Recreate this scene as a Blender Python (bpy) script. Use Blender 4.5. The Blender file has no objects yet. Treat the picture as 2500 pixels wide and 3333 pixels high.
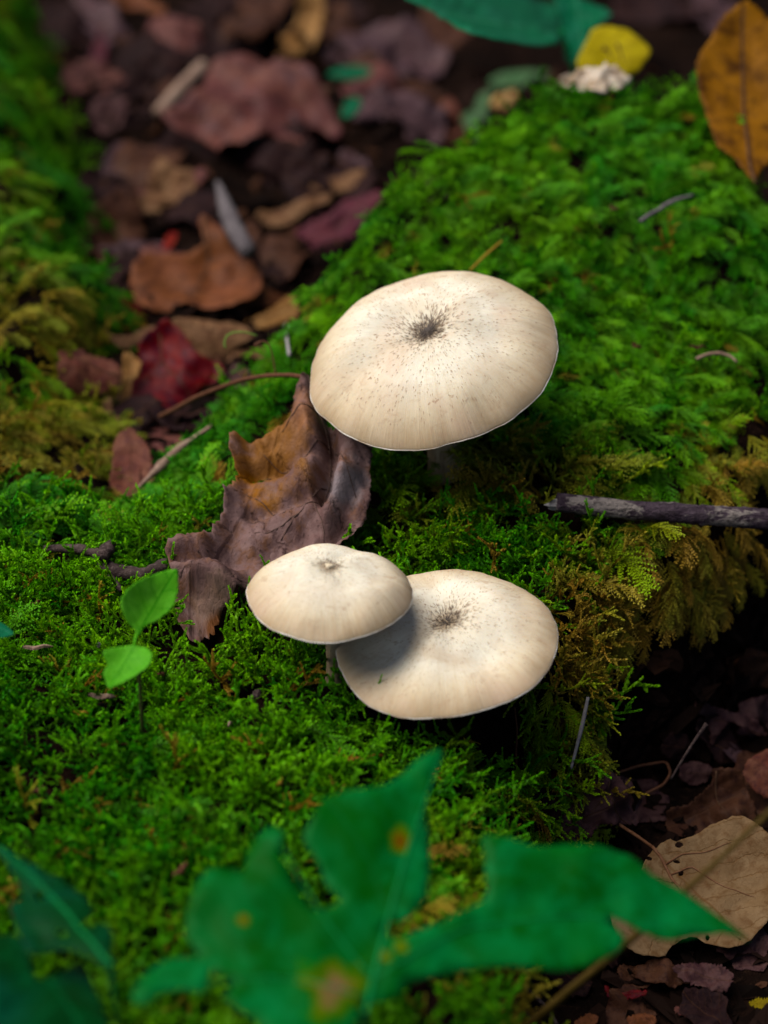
import bpy, math, random
import numpy as np
from mathutils import Vector, Matrix, geometry

# ------------------------------------------------------------------ camera, world, sun, exposure
S = 0.01                                   # everything below is written in centimetres
scene = bpy.context.scene
col = scene.collection
PITCH = math.radians(35.0)
FPX = 7558.0                               # focal length in photograph pixels (2500 x 3333)
D0 = 65.0
CD = np.array([0, math.cos(PITCH), -math.sin(PITCH)])
CU = np.array([0, math.sin(PITCH), math.cos(PITCH)])
CC = -CD * D0                              # image centre looks at the origin
cam = bpy.data.cameras.new('camera'); camo = bpy.data.objects.new('camera', cam); col.objects.link(camo)
camo.location = Vector(CC) * S
camo.rotation_euler = (math.pi/2 - PITCH, 0, 0)
cam.sensor_fit = 'HORIZONTAL'; cam.sensor_width = 24.0
cam.lens = 24.0 * FPX / 2500.0
cam.clip_start = 0.01; cam.clip_end = 100.0
cam.dof.use_dof = True; cam.dof.focus_distance = 0.602; cam.dof.aperture_fstop = cam.lens / 10.0
cam.dof.aperture_blades = 0
scene.camera = camo

SUN_EL, SUN_AZ = math.radians(60), math.radians(-84)       # azimuth from +Y towards +X
world = bpy.data.worlds.new('World'); scene.world = world; world.use_nodes = True
wn = world.node_tree
sky = wn.nodes.new('ShaderNodeTexSky'); sky.sky_type = 'NISHITA'; sky.sun_disc = False
sky.sun_elevation = SUN_EL; sky.sun_rotation = SUN_AZ
sky.air_density = 1.0; sky.dust_density = 2.5; sky.ozone_density = 1.0
bg = wn.nodes['Background']; bg.inputs['Strength'].default_value = 0.05
wn.links.new(sky.outputs[0], bg.inputs['Color'])
sun = bpy.data.lights.new('sun', 'SUN'); sun.energy = 3.7; sun.angle = math.radians(60); sun.color = (1.0, 0.96, 0.89)
suno = bpy.data.objects.new('sun', sun); col.objects.link(suno)
sdir = Vector((math.sin(SUN_AZ)*math.cos(SUN_EL), math.cos(SUN_AZ)*math.cos(SUN_EL), math.sin(SUN_EL)))
suno.rotation_euler = (-sdir).to_track_quat('-Z', 'Y').to_euler()
suno.location = sdir * 2
vs = scene.view_settings
vs.view_transform = 'Standard'; vs.look = 'None'; vs.exposure = 0.68; vs.gamma = 1.0; vs.use_curve_mapping = False
scene.cycles.use_denoising = True
scene.cycles.max_bounces = 6
scene.cycles.diffuse_bounces = 2
scene.cycles.transparent_max_bounces = 4

rng = np.random.default_rng(7)
random.seed(7)

# ------------------------------------------------------------------ numpy noise
_perm = np.random.default_rng(3).random((256, 256))
def vnoise(x, y):
    x = np.asarray(x, float); y = np.asarray(y, float)
    xi = np.floor(x).astype(int); yi = np.floor(y).astype(int)
    fx = x - xi; fy = y - yi
    fx = fx*fx*(3-2*fx); fy = fy*fy*(3-2*fy)
    a = _perm[xi & 255, yi & 255]; b = _perm[(xi+1) & 255, yi & 255]
    c = _perm[xi & 255, (yi+1) & 255]; d = _perm[(xi+1) & 255, (yi+1) & 255]
    return (a*(1-fx)+b*fx)*(1-fy) + (c*(1-fx)+d*fx)*fy
def fbm(x, y, o=3):
    s = 0.0; a = 0.5; n = 0.0
    for i in range(o):
        s = s + a*vnoise(np.asarray(x)*2**i + 17.3*i, np.asarray(y)*2**i + 5.1*i); n += a; a *= 0.5
    return s/n*2 - 1                       # -1..1
def sstep(x):
    x = np.clip(x, 0, 1); return x*x*(3-2*x)

# ------------------------------------------------------------------ terrain: z = H(x, y)
MOSS = np.array([(2.2,-60),(2.4,-30),(3.0,-12),(4.2,-7.5),(6.6,-4.2),(10.0,-1.3),(12.4,2.5),(13.0,10),(12.6,17),(11.6,21.0),
                 (8.0,18.9),(4.0,18.0),(-0.1,15.4),(-2.2,11.6),(-4.4,7.4),(-6.1,2.8),(-7.2,-0.6),(-8.9,1.6),(-9.0,7),(-9.1,11),
                 (-9.9,15),(-11.8,22),(-13.4,29),(-15.5,40),(-25,70),(-70,70),(-70,-60)], float)
def sdist(x, y, P=MOSS):
    x = np.asarray(x, float); y = np.asarray(y, float)
    d2 = np.full(x.shape, 1e18); ins = np.zeros(x.shape, bool)
    for i in range(len(P)):
        ax, ay = P[i]; bx, by = P[(i+1) % len(P)]
        ex, ey = bx-ax, by-ay
        t = np.clip(((x-ax)*ex + (y-ay)*ey)/(ex*ex+ey*ey), 0, 1)
        d2 = np.minimum(d2, (x-ax-t*ex)**2 + (y-ay-t*ey)**2)
        c = ((ay > y) != (by > y))
        with np.errstate(divide='ignore', invalid='ignore'):
            xx = ax + (y-ay)*ex/(ey if ey else 1e-9)
        ins ^= c & (x < xx)
    return np.where(ins, 1, -1)*np.sqrt(d2)
def H(x, y):
    x = np.asarray(x, float); y = np.asarray(y, float)
    sd = sdist(x, y) + 0.7*fbm(x*0.35, y*0.35, 3) + 1.5*sstep((-7.5-x)/2)*fbm(x*0.17+5, y*0.17, 2)
    right = sstep((x - np.interp(y, [-30, 0, 15, 25, 60], [-2, -2, 4, 6, -10]) + 3)/6)
    vz_l = np.interp(y, [-5, 2, 12, 24, 60], [-1.2, -1.4, -2.5, -3.8, -5])
    vz_r = -6.4 + 0*x
    vz = vz_l*(1-right) + vz_r*right + 0.55*fbm(x*0.3+9, y*0.3, 3)
    log = 3.75*sstep((y+3.5)/22)*sstep((x+7.5)/7) + 1.0*sstep((y+4)/5)*np.exp(-((x-3.0-0.25*y)/5.5)**2)
    bank = (0.9+1.1*fbm(x*0.33, y*0.33+2, 2))*sstep((y-4)/8)*(1-sstep((x+11)/4))
    top = log + bank + 0.35*fbm(x*0.22, y*0.22+4, 2) + 0.28*fbm(x*0.7, y*0.7, 2)
    top = top - 1.9*np.exp(-(((x-2.0)/2.3)**2 + ((y+8.8)/2.6)**2))
    top = top - 0.035*np.clip(-12-y, 0, 40)
    wd = 3.3 - 0.9*right
    rise = sstep((sd + 0.9)/wd)
    return vz + (top-vz)*rise
Hexact = H
_hx0, _hy0, _hs = -45.0, -50.0, 0.12
_hg = Hexact(*np.meshgrid(np.arange(_hx0, 45, _hs), np.arange(_hy0, 85, _hs)))
def H(x, y):
    x = np.asarray(x, float); y = np.asarray(y, float)
    u = np.clip((x-_hx0)/_hs, 0, _hg.shape[1]-2.001); v = np.clip((y-_hy0)/_hs, 0, _hg.shape[0]-2.001)
    i = u.astype(int); j = v.astype(int); a = u-i; b = v-j
    return (_hg[j, i]*(1-a)+_hg[j, i+1]*a)*(1-b) + (_hg[j+1, i]*(1-a)+_hg[j+1, i+1]*a)*b
def ray(px, py):
    px = np.asarray(px, float); py = np.asarray(py, float)
    u = (px-1250)/FPX; v = (1666.5-py)/FPX
    return np.stack([u + 0*v, CD[1] + CU[1]*v, CD[2] + CU[2]*v], -1)
def at(px, py, t):
    return CC + ray(px, py)*np.asarray(t, float)[..., None]
def hit(px, py, lift=0.0):
    """distance along the pixel's ray to the terrain"""
    r = ray(px, py); sh = r.shape[:-1]; r = r.reshape(-1, 3)
    lo = np.full(len(r), 30.0); out = np.full(len(r), 130.0); done = np.zeros(len(r), bool)
    for t in np.arange(35, 130, 0.5):
        p = CC + r*t
        h = p[:, 2] < H(p[:, 0], p[:, 1]) + lift
        new = h & ~done
        out[new] = t; lo[new] = t-0.5; done |= h
        if done.all(): break
    hi = out.copy()
    for _ in range(7):
        m = (lo+hi)/2; p = CC + r*m[:, None]
        h = p[:, 2] < H(p[:, 0], p[:, 1]) + lift
        hi = np.where(h, m, hi); lo = np.where(h, lo, m)
    return np.where(done, hi, 130.0).reshape(sh)
K = 1250/1659
CR = {1:(0,0), 2:(1250,0), 3:(0,900), 4:(1250,900), 5:(0,1700), 6:(1250,1700), 7:(0,2433), 8:(1250,2433)}
def T(c, pts):
    o = CR[c]; return [(o[0]+a*K, o[1]+b*K) for a, b in pts]

# ------------------------------------------------------------------ node helpers
class NT:
    def __init__(s, name):
        s.m = bpy.data.materials.new(name); s.m.use_nodes = True; s.t = s.m.node_tree
        s.b = s.t.nodes['Principled BSDF']; s.o = s.t.nodes['Material Output']
    def n(s, typ, **kw):
        nd = s.t.nodes.new(typ)
        for k, v in kw.items(): setattr(nd, k, v)
        return nd
    def l(s, a, b): s.t.links.new(a, b)
    def put(s, sock, v):
        if hasattr(v, 'is_output') or isinstance(v, bpy.types.NodeSocket): s.l(v, sock)
        else: sock.default_value = v
    def math(s, op, a, b=0.0, c=0.0, clamp=False):
        nd = s.n('ShaderNodeMath', operation=op); nd.use_clamp = clamp
        s.put(nd.inputs[0], a); s.put(nd.inputs[1], b); s.put(nd.inputs[2], c); return nd.outputs[0]
    def mix(s, f, a, b, blend='MIX'):
        nd = s.n('ShaderNodeMix', data_type='RGBA', blend_type=blend)
        s.put(nd.inputs[0], f)
        for sock, v in ((nd.inputs[6], a), (nd.inputs[7], b)):
            s.put(sock, v if isinstance(v, bpy.types.NodeSocket) else tuple(v)+(1,)*(4-len(v)))
        return nd.outputs[2]
    def noise(s, vec, scale, detail=4, rough=0.6, dist=0.0):
        nd = s.n('ShaderNodeTexNoise'); nd.inputs['Scale'].default_value = scale
        nd.inputs['Detail'].default_value = detail; nd.inputs['Roughness'].default_value = rough
        nd.inputs['Distortion'].default_value = dist
        if vec is not None: s.l(vec, nd.inputs['Vector'])
        return nd.outputs[0]
    def ramp(s, f, stops):
        nd = s.n('ShaderNodeValToRGB'); s.l(f, nd.inputs[0]); e = nd.color_ramp.elements
        while len(e) < len(stops): e.new(0.5)
        for i, (p, c) in enumerate(stops):
            e[i].position = p; e[i].color = tuple(c)+(1,)*(4-len(c)) if hasattr(c, '__len__') else (c, c, c, 1)
        return nd.outputs[0]
    def range(s, f, a, b, c=0.0, d=1.0):
        nd = s.n('ShaderNodeMapRange'); nd.clamp = True
        s.l(f, nd.inputs[0])
        for i, v in enumerate((a, b, c, d)): nd.inputs[i+1].default_value = v
        return nd.outputs[0]
    def bump(s, h, strength, dist):
        nd = s.n('ShaderNodeBump'); nd.inputs['Strength'].default_value = strength; nd.inputs['Distance'].default_value = dist
        s.l(h, nd.inputs['Height']); s.l(nd.outputs[0], s.b.inputs['Normal']); return nd
    def attr(s, name, typ='GEOMETRY'):
        return s.n('ShaderNodeAttribute', attribute_name=name, attribute_type=typ)
    def obj(s):
        return s.n('ShaderNodeTexCoord').outputs['Object']

def leaf_mat(name, c1, c2, c3, vein=(0.1, 0.05, 0.03), veinamt=0.5, nveins=7, slope=0.9, rough=0.6, trans=0.15, scale=1.0, spots=0.3, spotcol=(0.02, 0.012, 0.01), bump=0.5, spec=0.2, gloss_noise=0.0, net_amt=0.2):
    """leaf surface: three blotched colours, pinnate veins, darker specks, a little translucency.
    attribute luv = (along midrib 0..1, across, 0) in units of leaf length"""
    m = NT(name); a = m.attr('luv'); v = a.outputs['Vector']
    sep = m.n('ShaderNodeSeparateXYZ'); m.l(v, sep.inputs[0])
    s_, w_ = sep.outputs[0], sep.outputs[1]
    n1 = m.noise(v, 3.2*scale, 5, 0.62, 0.6); n2 = m.noise(v, 11*scale, 5, 0.65, 0.3); n3 = m.noise(v, 42*scale, 3, 0.6)
    c = m.mix(m.range(n1, 0.38, 0.62), c1, c2)
    c = m.mix(m.range(n2, 0.48, 0.66), c, c3)
    aw = m.math('ABSOLUTE', w_)
    warp = m.math('MULTIPLY', m.math('SUBTRACT', n1, 0.5), 0.22)
    ph = m.math('MULTIPLY', m.math('SUBTRACT', m.math('ADD', s_, warp), m.math('MULTIPLY', aw, slope)), nveins)
    ph = m.math('ADD', ph, m.math('MULTIPLY', m.math('SIGN', w_), 0.22))
    fr = m.math('ABSOLUTE', m.math('SUBTRACT', m.math('FRACT', ph), 0.5))
    side = m.range(fr, 0.0, 0.045, 1.0, 0.0)
    mid = m.range(aw, 0.004, 0.013, 1.0, 0.0)
    vor = m.n('ShaderNodeTexVoronoi', feature='DISTANCE_TO_EDGE'); m.l(v, vor.inputs['Vector']); vor.inputs['Scale'].default_value = 26*scale
    net = m.range(vor.outputs['Distance'], 0.0, 0.09, net_amt, 0.0)
    vm = m.math('MAXIMUM', m.math('MAXIMUM', side, mid), net)
    c = m.mix(m.math('MULTIPLY', vm, veinamt), c, vein)
    c = m.mix(m.math('MULTIPLY', m.range(n3, 0.62, 0.72), spots), c, spotcol)
    m.l(c, m.b.inputs['Base Color'])
    if gloss_noise: m.l(m.range(n2, 0.3, 0.7, rough-gloss_noise, rough+gloss_noise), m.b.inputs['Roughness'])
    else: m.b.inputs['Roughness'].default_value = rough
    m.b.inputs['Specular IOR Level'].default_value = spec
    h = m.math('ADD', m.math('MULTIPLY', vm, -0.6), m.math('ADD', m.math('MULTIPLY', n2, 1.0), m.math('MULTIPLY', n3, 0.5)))
    m.bump(h, bump, 0.0006)
    if trans:
        tr = m.n('ShaderNodeBsdfTranslucent'); m.l(c, tr.inputs['Color'])
        mx = m.n('ShaderNodeMixShader'); mx.inputs[0].default_value = trans
        m.l(m.b.outputs[0], mx.inputs[1]); m.l(tr.outputs[0], mx.inputs[2]); m.l(mx.outputs[0], m.o.inputs['Surface'])
    return m.m

def wood_mat(name, c1, c2, c3, stretch=(1, 1, 1), scale=300, rough=0.8, bump=0.6, lo=0.4, hi=0.6):
    m = NT(name); mp = m.n('ShaderNodeMapping'); m.l(m.obj(), mp.inputs[0]); mp.inputs['Scale'].default_value = stretch
    v = mp.outputs[0]
    n1 = m.noise(v, scale*0.5, 5, 0.6, 0.3); n2 = m.noise(v, scale*2.2, 5, 0.7)
    c = m.mix(m.range(n1, lo, hi), c1, c2); c = m.mix(m.range(n2, 0.5, 0.68), c, c3)
    m.l(c, m.b.inputs['Base Color']); m.b.inputs['Roughness'].default_value = rough
    m.b.inputs['Specular IOR Level'].default_value = 0.25
    m.bump(m.math('ADD', n1, n2), bump, 0.0006)
    return m.m

# ------------------------------------------------------------------ mesh helpers
def tagit(o, label=None, cat=None, group=None, kind=None):
    if label: o['label'] = label
    if cat: o['category'] = cat
    if group: o['group'] = group
    if kind: o['kind'] = kind
    return o
def mesh_obj(name, verts, faces, mat, parent=None, origin=None, smooth=True, attrs=None):
    """verts in centimetres, world space; the object's origin is put at origin (cm)"""
    V = np.asarray(verts, float)
    o0 = np.zeros(3) if origin is None else np.asarray(origin, float)
    me = bpy.data.meshes.new(name)
    me.from_pydata(((V-o0)*S).tolist(), [], [tuple(int(i) for i in f) for f in faces])
    if smooth: me.polygons.foreach_set('use_smooth', [True]*len(me.polygons))
    if attrs:
        for k, (typ, dat) in attrs.items():
            at_ = me.attributes.new(k, typ, 'POINT')
            at_.data.foreach_set('value' if typ == 'FLOAT' else 'vector', np.asarray(dat, np.float32).ravel())
    me.materials.append(mat); me.update()
    o = bpy.data.objects.new(name, me); col.objects.link(o)
    if parent is not None:
        o.parent = parent
        o.location = Vector((o0 - np.asarray(parent['_o']))*S)
    else:
        o.location = Vector(o0*S)
    return o
def empty(name, origin):
    o = bpy.data.objects.new(name, None); col.objects.link(o)
    o.empty_display_size = 0.01; o.location = Vector(np.asarray(origin, float)*S); o['_o'] = [float(v) for v in origin]
    return o
def tube_geo(P, R, n=8, jag=0.0, seed=0, cap=True):
    P = np.asarray(P, float); R = np.asarray(R, float)*np.ones(len(P))
    r_ = np.random.default_rng(seed)
    tang = np.gradient(P, axis=0); tang /= np.linalg.norm(tang, axis=1)[:, None]
    ref = np.array([0, 0, 1.0]) if abs(tang[0][2]) < 0.9 else np.array([1.0, 0, 0])
    V = []; F = []
    a = np.cross(tang[0], ref); a /= np.linalg.norm(a)
    for i in range(len(P)):
        a = a - tang[i]*a.dot(tang[i]); a /= np.linalg.norm(a); b = np.cross(tang[i], a)
        for k in range(n):
            th = 2*math.pi*k/n; rr = R[i]*(1+jag*(r_.random()-0.5)*2)
            V.append(P[i] + (a*math.cos(th)+b*math.sin(th))*rr)
    for i in range(len(P)-1):
        for k in range(n):
            F.append((i*n+k, i*n+(k+1) % n, (i+1)*n+(k+1) % n, (i+1)*n+k))
    if cap:
        F.append(tuple(range(n-1, -1, -1))); F.append(tuple((len(P)-1)*n+k for k in range(n)))
    return np.array(V), F
def resample(P, n):
    P = np.asarray(P, float); d = np.r_[0, np.cumsum(np.linalg.norm(np.diff(P, axis=0), axis=1))]
    # Catmull-Rom style smoothing through linear resample + moving average
    s = np.linspace(0, d[-1], n); Q = np.stack([np.interp(s, d, P[:, k]) for k in range(P.shape[1])], 1)
    for _ in range(max(1, n//(len(P)*3))):
        Q[1:-1] = 0.25*Q[:-2]+0.5*Q[1:-1]+0.25*Q[2:]
    return Q

# ------------------------------------------------------------------ the ground
def spread(a, b, step, far, grow=1.18):
    core = list(np.arange(a, b+1e-6, step)); g = step; x = b; out = []
    while x < far: g *= grow; x += g; out.append(x)
    g = step; x = a; pre = []
    while x > -far: g *= grow; x -= g; pre.append(x)
    return np.array(pre[::-1]+core+out)
gx = spread(-20, 20, 0.25, 420); gy = spread(-24, 46, 0.25, 420)
GX, GY = np.meshgrid(gx, gy); GZ = Hexact(GX, GY) + 0.10*fbm(GX*2.1, GY*2.1, 3)
GV = np.stack([GX, GY, GZ], -1).reshape(-1, 3)
nx, ny = len(gx), len(gy)
ii = (np.arange(ny-1)[:, None]*nx + np.arange(nx-1)[None, :]).ravel()
GF = np.stack([ii, ii+1, ii+nx+1, ii+nx], 1)
m = NT('dark_humus')
co = m.obj(); n1 = m.noise(co, 60, 6, 0.65); n2 = m.noise(co, 420, 5, 0.7)
c = m.mix(m.range(n1, 0.4, 0.6), (0.006, 0.004, 0.0035), (0.016, 0.009, 0.007)); c = m.mix(m.range(n2, 0.55, 0.72), c, (0.035, 0.02, 0.014))
m.l(c, m.b.inputs['Base Color']); m.b.inputs['Roughness'].default_value = 0.9; m.b.inputs['Specular IOR Level'].default_value = 0.03
m.bump(m.math('ADD', n1, n2), 0.9, 0.003)
ground = mesh_obj('ground', GV, GF, m.m); tagit(ground, 'dark damp forest soil under the moss and dead leaves', 'ground', kind='structure')

# ------------------------------------------------------------------ moss sprigs (stuff, instanced)
class Tri:
    def __init__(s): s.v = []; s.f = []; s.t = []
    def leaf(s, p, d, side, L, w, tip):
        i = len(s.v)
        s.v += [p - side*w, p + d*L*0.45 - side*w*0.9, p + d*L, p + d*L*0.45 + side*w*0.9, p + side*w]
        s.t += [tip, tip, min(1, tip+0.25), tip, tip]
        s.f += [(i, i+1, i+3, i+4), (i+1, i+2, i+3)]
    def strand(s, P, r, tip0, tip1, leafL, leafW, n_around, spread_, rg, flat=False, step=1):
        """a stemlet with small overlapping leaves"""
        P = np.asarray(P); tg = np.gradient(P, axis=0); tg /= np.linalg.norm(tg, axis=1)[:, None]
        ref = np.array([0, 0, 1.0])
        # stem as a thin three-sided prism
        i0 = len(s.v)
        for k in range(len(P)):
            a = np.cross(tg[k], ref); a /= max(1e-6, np.linalg.norm(a)); b = np.cross(a, tg[k])
            rr = r*(1-0.6*k/len(P))
            for q in range(3):
                th = q*2.094; s.v.append(P[k]+(a*math.cos(th)+b*math.sin(th))*rr); s.t.append(tip0*0.5)
        for k in range(len(P)-1):
            for q in range(3): s.f.append((i0+k*3+q, i0+k*3+(q+1) % 3, i0+k*3+3+(q+1) % 3, i0+k*3+3+q))
        for k in range(0, len(P), step):
            f = k/max(1, len(P)-1); tip = tip0+(tip1-tip0)*f
            a = np.cross(tg[k], ref); a /= max(1e-6, np.linalg.norm(a)); b = np.cross(a, tg[k])
            for q in range(n_around):
                if flat: th = (q % 2)*math.pi + rg.normal(0, 0.45)
                else: th = q*2*math.pi/n_around + k*0.9 + rg.normal(0, 0.3)
                o = a*math.cos(th)+b*math.sin(th)
                ang = spread_*(0.8+0.5*rg.random())
                d = tg[k]*math.cos(ang)+o*math.sin(ang)
                side = np.cross(d, o); side /= max(1e-6, np.linalg.norm(side))
                sc = (1-0.45*f)*(0.75+0.5*rg.random())
                s.leaf(P[k], d, side if not flat else (side*0.5+np.cross(d, b)*0.9), leafL*sc, leafW*sc, tip)
    def mesh(s, name, mat):
        me = bpy.data.meshes.new(name); me.from_pydata((np.array(s.v)*S).tolist(), [], s.f)
        a = me.attributes.new('tip', 'FLOAT', 'POINT'); a.data.foreach_set('value', np.array(s.t, np.float32))
        me.materials.append(mat); me.update(); return bpy.data.objects.new(name, me)
def make_frond(name, mat, seed, L=1.3):
    """feathery once-pinnate frond, lying along +x, upper face +z"""
    rg = np.random.default_rng(seed); t = Tri(); n = 15
    s = np.linspace(0, 1, n); wob = rg.normal(0, 0.10)
    P = np.stack([s*L, wob*np.sin(s*2.2)*L*0.6, L*(0.28*s-0.34*s*s)], 1)
    t.strand(P, 0.012, 0.1, 0.7, 0.055, 0.014, 2, 0.6, rg)
    tg = np.gradient(P, axis=0); tg /= np.linalg.norm(tg, axis=1)[:, None]
    nb = int(L/0.072)
    for k in range(nb):
        f = 0.06+0.92*k/nb; i = f*(n-1); i0 = min(int(i), n-2); p = P[i0]+(P[i0+1]-P[i0])*(i-i0); d = tg[i0]
        for sd_ in (-1, 1):
            if rg.random() < 0.10: continue
            lb = 0.40*(math.sin(min(1, f*2.6+0.18)*math.pi/2))*(1-f)**0.55*(0.7+0.55*rg.random())+0.05
            ang = math.radians(52-16*f+rg.normal(0, 9)); lat = np.array([-d[1], d[0], 0])*sd_
            lat /= np.linalg.norm(lat)
            m_ = max(4, int(lb/0.036)); q = np.linspace(0, 1, m_)[:, None]
            dirv = d*math.cos(ang)+lat*math.sin(ang)
            up = np.array([0, 0, 1.0]); lift = rg.normal(0.10, 0.18)
            B = p + dirv*lb*q + up*lb*(lift*q-0.35*q*q) + d*lb*0.22*q*q
            t.strand(B, 0.008, 0.15+0.4*f, 0.55+0.45*f, 0.062, 0.016, 2, 0.72, rg, flat=True)
    return t.mesh(name, mat)
def make_sprig(name, mat, seed, L=1.0):
    """rope-like irregularly branched sprig, rising along +x"""
    rg = np.random.default_rng(seed); t = Tri()
    def strand(p, d, L, lev):
        n = max(5, int(L/0.050)); P = [p]; dd = d.copy()
        turn = rg.normal(0, 0.10, 3)
        for k in range(n):
            dd = dd + turn*0.6 + rg.normal(0, 0.07, 3) - np.array([0, 0, 0.022*k/n*6*0.3]); dd /= np.linalg.norm(dd)
            P.append(P[-1]+dd*L/n)
        P = np.array(P)
        t.strand(P, 0.017, 0.05+0.25*lev, 0.80+0.20*(lev > 0), 0.088, 0.030, 3, 0.44, rg)
        if lev < 2:
            nb = [4, 1, 0][lev]
            for b in range(nb):
                k = int((0.18+0.72*(b+rg.random()*0.6)/nb)*len(P)); k = min(k, len(P)-2)
                tg = P[k+1]-P[k]; tg /= np.linalg.norm(tg)
                o = rg.normal(0, 1, 3); o -= tg*o.dot(tg); o[2] *= 0.6; o /= np.linalg.norm(o)
                dn = tg*0.62+o*0.80; dn /= np.linalg.norm(dn)
                strand(P[k], dn, L*(0.55-0.2*lev)*(0.6+0.6*rg.random())*(1-0.4*k/len(P)), lev+1)
    strand(np.zeros(3), np.array([1, 0, 0.15]), L, 0)
    return t.mesh(name, mat)

def moss_mat(name):
    m = NT(name)
    tint = m.attr('tint', 'INSTANCER').outputs['Fac']; brown = m.attr('brown', 'INSTANCER').outputs['Fac']
    tip = m.attr('tip').outputs['Fac']
    g = m.mix(tint, (0.005, 0.034, 0.003), (0.036, 0.115, 0.006))  # older growth, darkened further to paint shade into the gaps
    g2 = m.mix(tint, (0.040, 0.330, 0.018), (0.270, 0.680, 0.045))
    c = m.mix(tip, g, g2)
    br = m.mix(tint, (0.075, 0.040, 0.008), (0.300, 0.170, 0.030)); br2 = m.mix(tip, br, (0.480, 0.310, 0.080))
    c = m.mix(brown, c, br2)
    m.l(c, m.b.inputs['Base Color']); m.b.inputs['Roughness'].default_value = 0.5; m.b.inputs['Specular IOR Level'].default_value = 0.25
    tr = m.n('ShaderNodeBsdfTranslucent'); m.l(c, tr.inputs['Color'])
    mx = m.n('ShaderNodeMixShader'); mx.inputs[0].default_value = 0.22
    m.l(m.b.outputs[0], mx.inputs[1]); m.l(tr.outputs[0], mx.inputs[2]); m.l(mx.outputs[0], m.o.inputs['Surface'])
    return m.m
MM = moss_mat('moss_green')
protos = bpy.data.collections.new('moss_sprig_shapes')
NV = 7
for k in range(NV): protos.objects.link(make_frond('frond_shape_a%d' % k, MM, 100+k, 1.15+0.1*(k % 4)))
for k in range(NV): protos.objects.link(make_sprig('sprig_shape_b%d' % k, MM, 200+k, 0.95+0.08*(k % 4)))

def gn_scatter(name, coll, P, R, SC, IDX, TINT, BROWN, label, cat, mat=None):
    me = bpy.data.meshes.new(name); me.from_pydata((P*S).tolist(), [], [])
    for nm, typ, dat in (('rot', 'FLOAT_VECTOR', R), ('scl', 'FLOAT', SC), ('idx', 'INT', IDX), ('tint', 'FLOAT', TINT), ('brown', 'FLOAT', BROWN)):
        a = me.attributes.new(nm, typ, 'POINT')
        a.data.foreach_set('vector' if typ == 'FLOAT_VECTOR' else 'value', np.asarray(dat, np.int32 if typ == 'INT' else np.float32).ravel())
    if mat: me.materials.append(mat)
    o = bpy.data.objects.new(name, me); col.objects.link(o)
    ng = bpy.data.node_groups.new(name+'_nodes', 'GeometryNodeTree')
    ng.interface.new_socket('Geometry', in_out='INPUT', socket_type='NodeSocketGeometry')
    ng.interface.new_socket('Geometry', in_out='OUTPUT', socket_type='NodeSocketGeometry')
    N = ng.nodes; L = ng.links
    gi = N.new('NodeGroupInput'); go = N.new('NodeGroupOutput'); ip = N.new('GeometryNodeInstanceOnPoints')
    ci = N.new('GeometryNodeCollectionInfo'); ci.inputs['Collection'].default_value = coll
    ci.inputs['Separate Children'].default_value = True; ci.inputs['Reset Children'].default_value = True
    def na(nm, dt):
        q = N.new('GeometryNodeInputNamedAttribute'); q.data_type = dt; q.inputs['Name'].default_value = nm
        return q.outputs[0]
    L.new(gi.outputs[0], ip.inputs['Points']); L.new(ci.outputs[0], ip.inputs['Instance'])
    ip.inputs['Pick Instance'].default_value = True
    L.new(na('idx', 'INT'), ip.inputs['Instance Index']); L.new(na('scl', 'FLOAT'), ip.inputs['Scale'])
    er = N.new('FunctionNodeEulerToRotation'); L.new(na('rot', 'FLOAT_VECTOR'), er.inputs[0]); L.new(er.outputs[0], ip.inputs['Rotation'])
    L.new(ip.outputs[0], go.inputs[0])
    md = o.modifiers.new('scatter', 'NODES'); md.node_group = ng
    tagit(o, label, cat, kind='stuff')
    return o
def sample_ground(n, x0, x1, y0, y1):
    """area-weighted points on the ground inside a rectangle, with normals"""
    q = GV[GF]; cx = q[:, :, 0].mean(1); cy = q[:, :, 1].mean(1)
    ok = (cx > x0) & (cx < x1) & (cy > y0) & (cy < y1)
    q = q[ok]; nrm = np.cross(q[:, 2]-q[:, 0], q[:, 3]-q[:, 1]); ar = np.linalg.norm(nrm, axis=1)
    nrm /= ar[:, None]
    k = rng.choice(len(q), n, p=ar/ar.sum()); a = rng.random((n, 1)); b = rng.random((n, 1))
    p = (q[k, 0]*(1-a)+q[k, 1]*a)*(1-b) + (q[k, 3]*(1-a)+q[k, 2]*a)*b
    return p, nrm[k]
def frames_to_euler(X, Z):
    Y = np.cross(Z, X); Y /= np.linalg.norm(Y, axis=1)[:, None]; Z = np.cross(X, Y)
    out = np.empty((len(X), 3))
    for i in range(len(X)):
        out[i] = Matrix((X[i], Y[i], Z[i])).transposed().to_euler('XYZ')
    return out
def moss_points(n, x0, x1, y0, y1):
    p, nr = sample_ground(n, x0, x1, y0, y1)
    sd = sdist(p[:, 0], p[:, 1]) + 0.7*fbm(p[:, 0]*0.35, p[:, 1]*0.35, 3) + 1.5*sstep((-7.5-p[:, 0])/2)*fbm(p[:, 0]*0.17+5, p[:, 1]*0.17, 2)
    keep = (sd > -0.15 + 0.5*fbm(p[:, 0]*0.8, p[:, 1]*0.8+7, 2))
    rightside = (p[:, 0] > 2) & (p[:, 1] < 24)
    keep &= ~(rightside & (sd < 0.45 + 0.5*sstep((p[:, 0]-7)/2) + 1.1*fbm(p[:, 0]*0.6+3, p[:, 1]*0.6, 2)))
    return p[keep], nr[keep], sd[keep]
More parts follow.
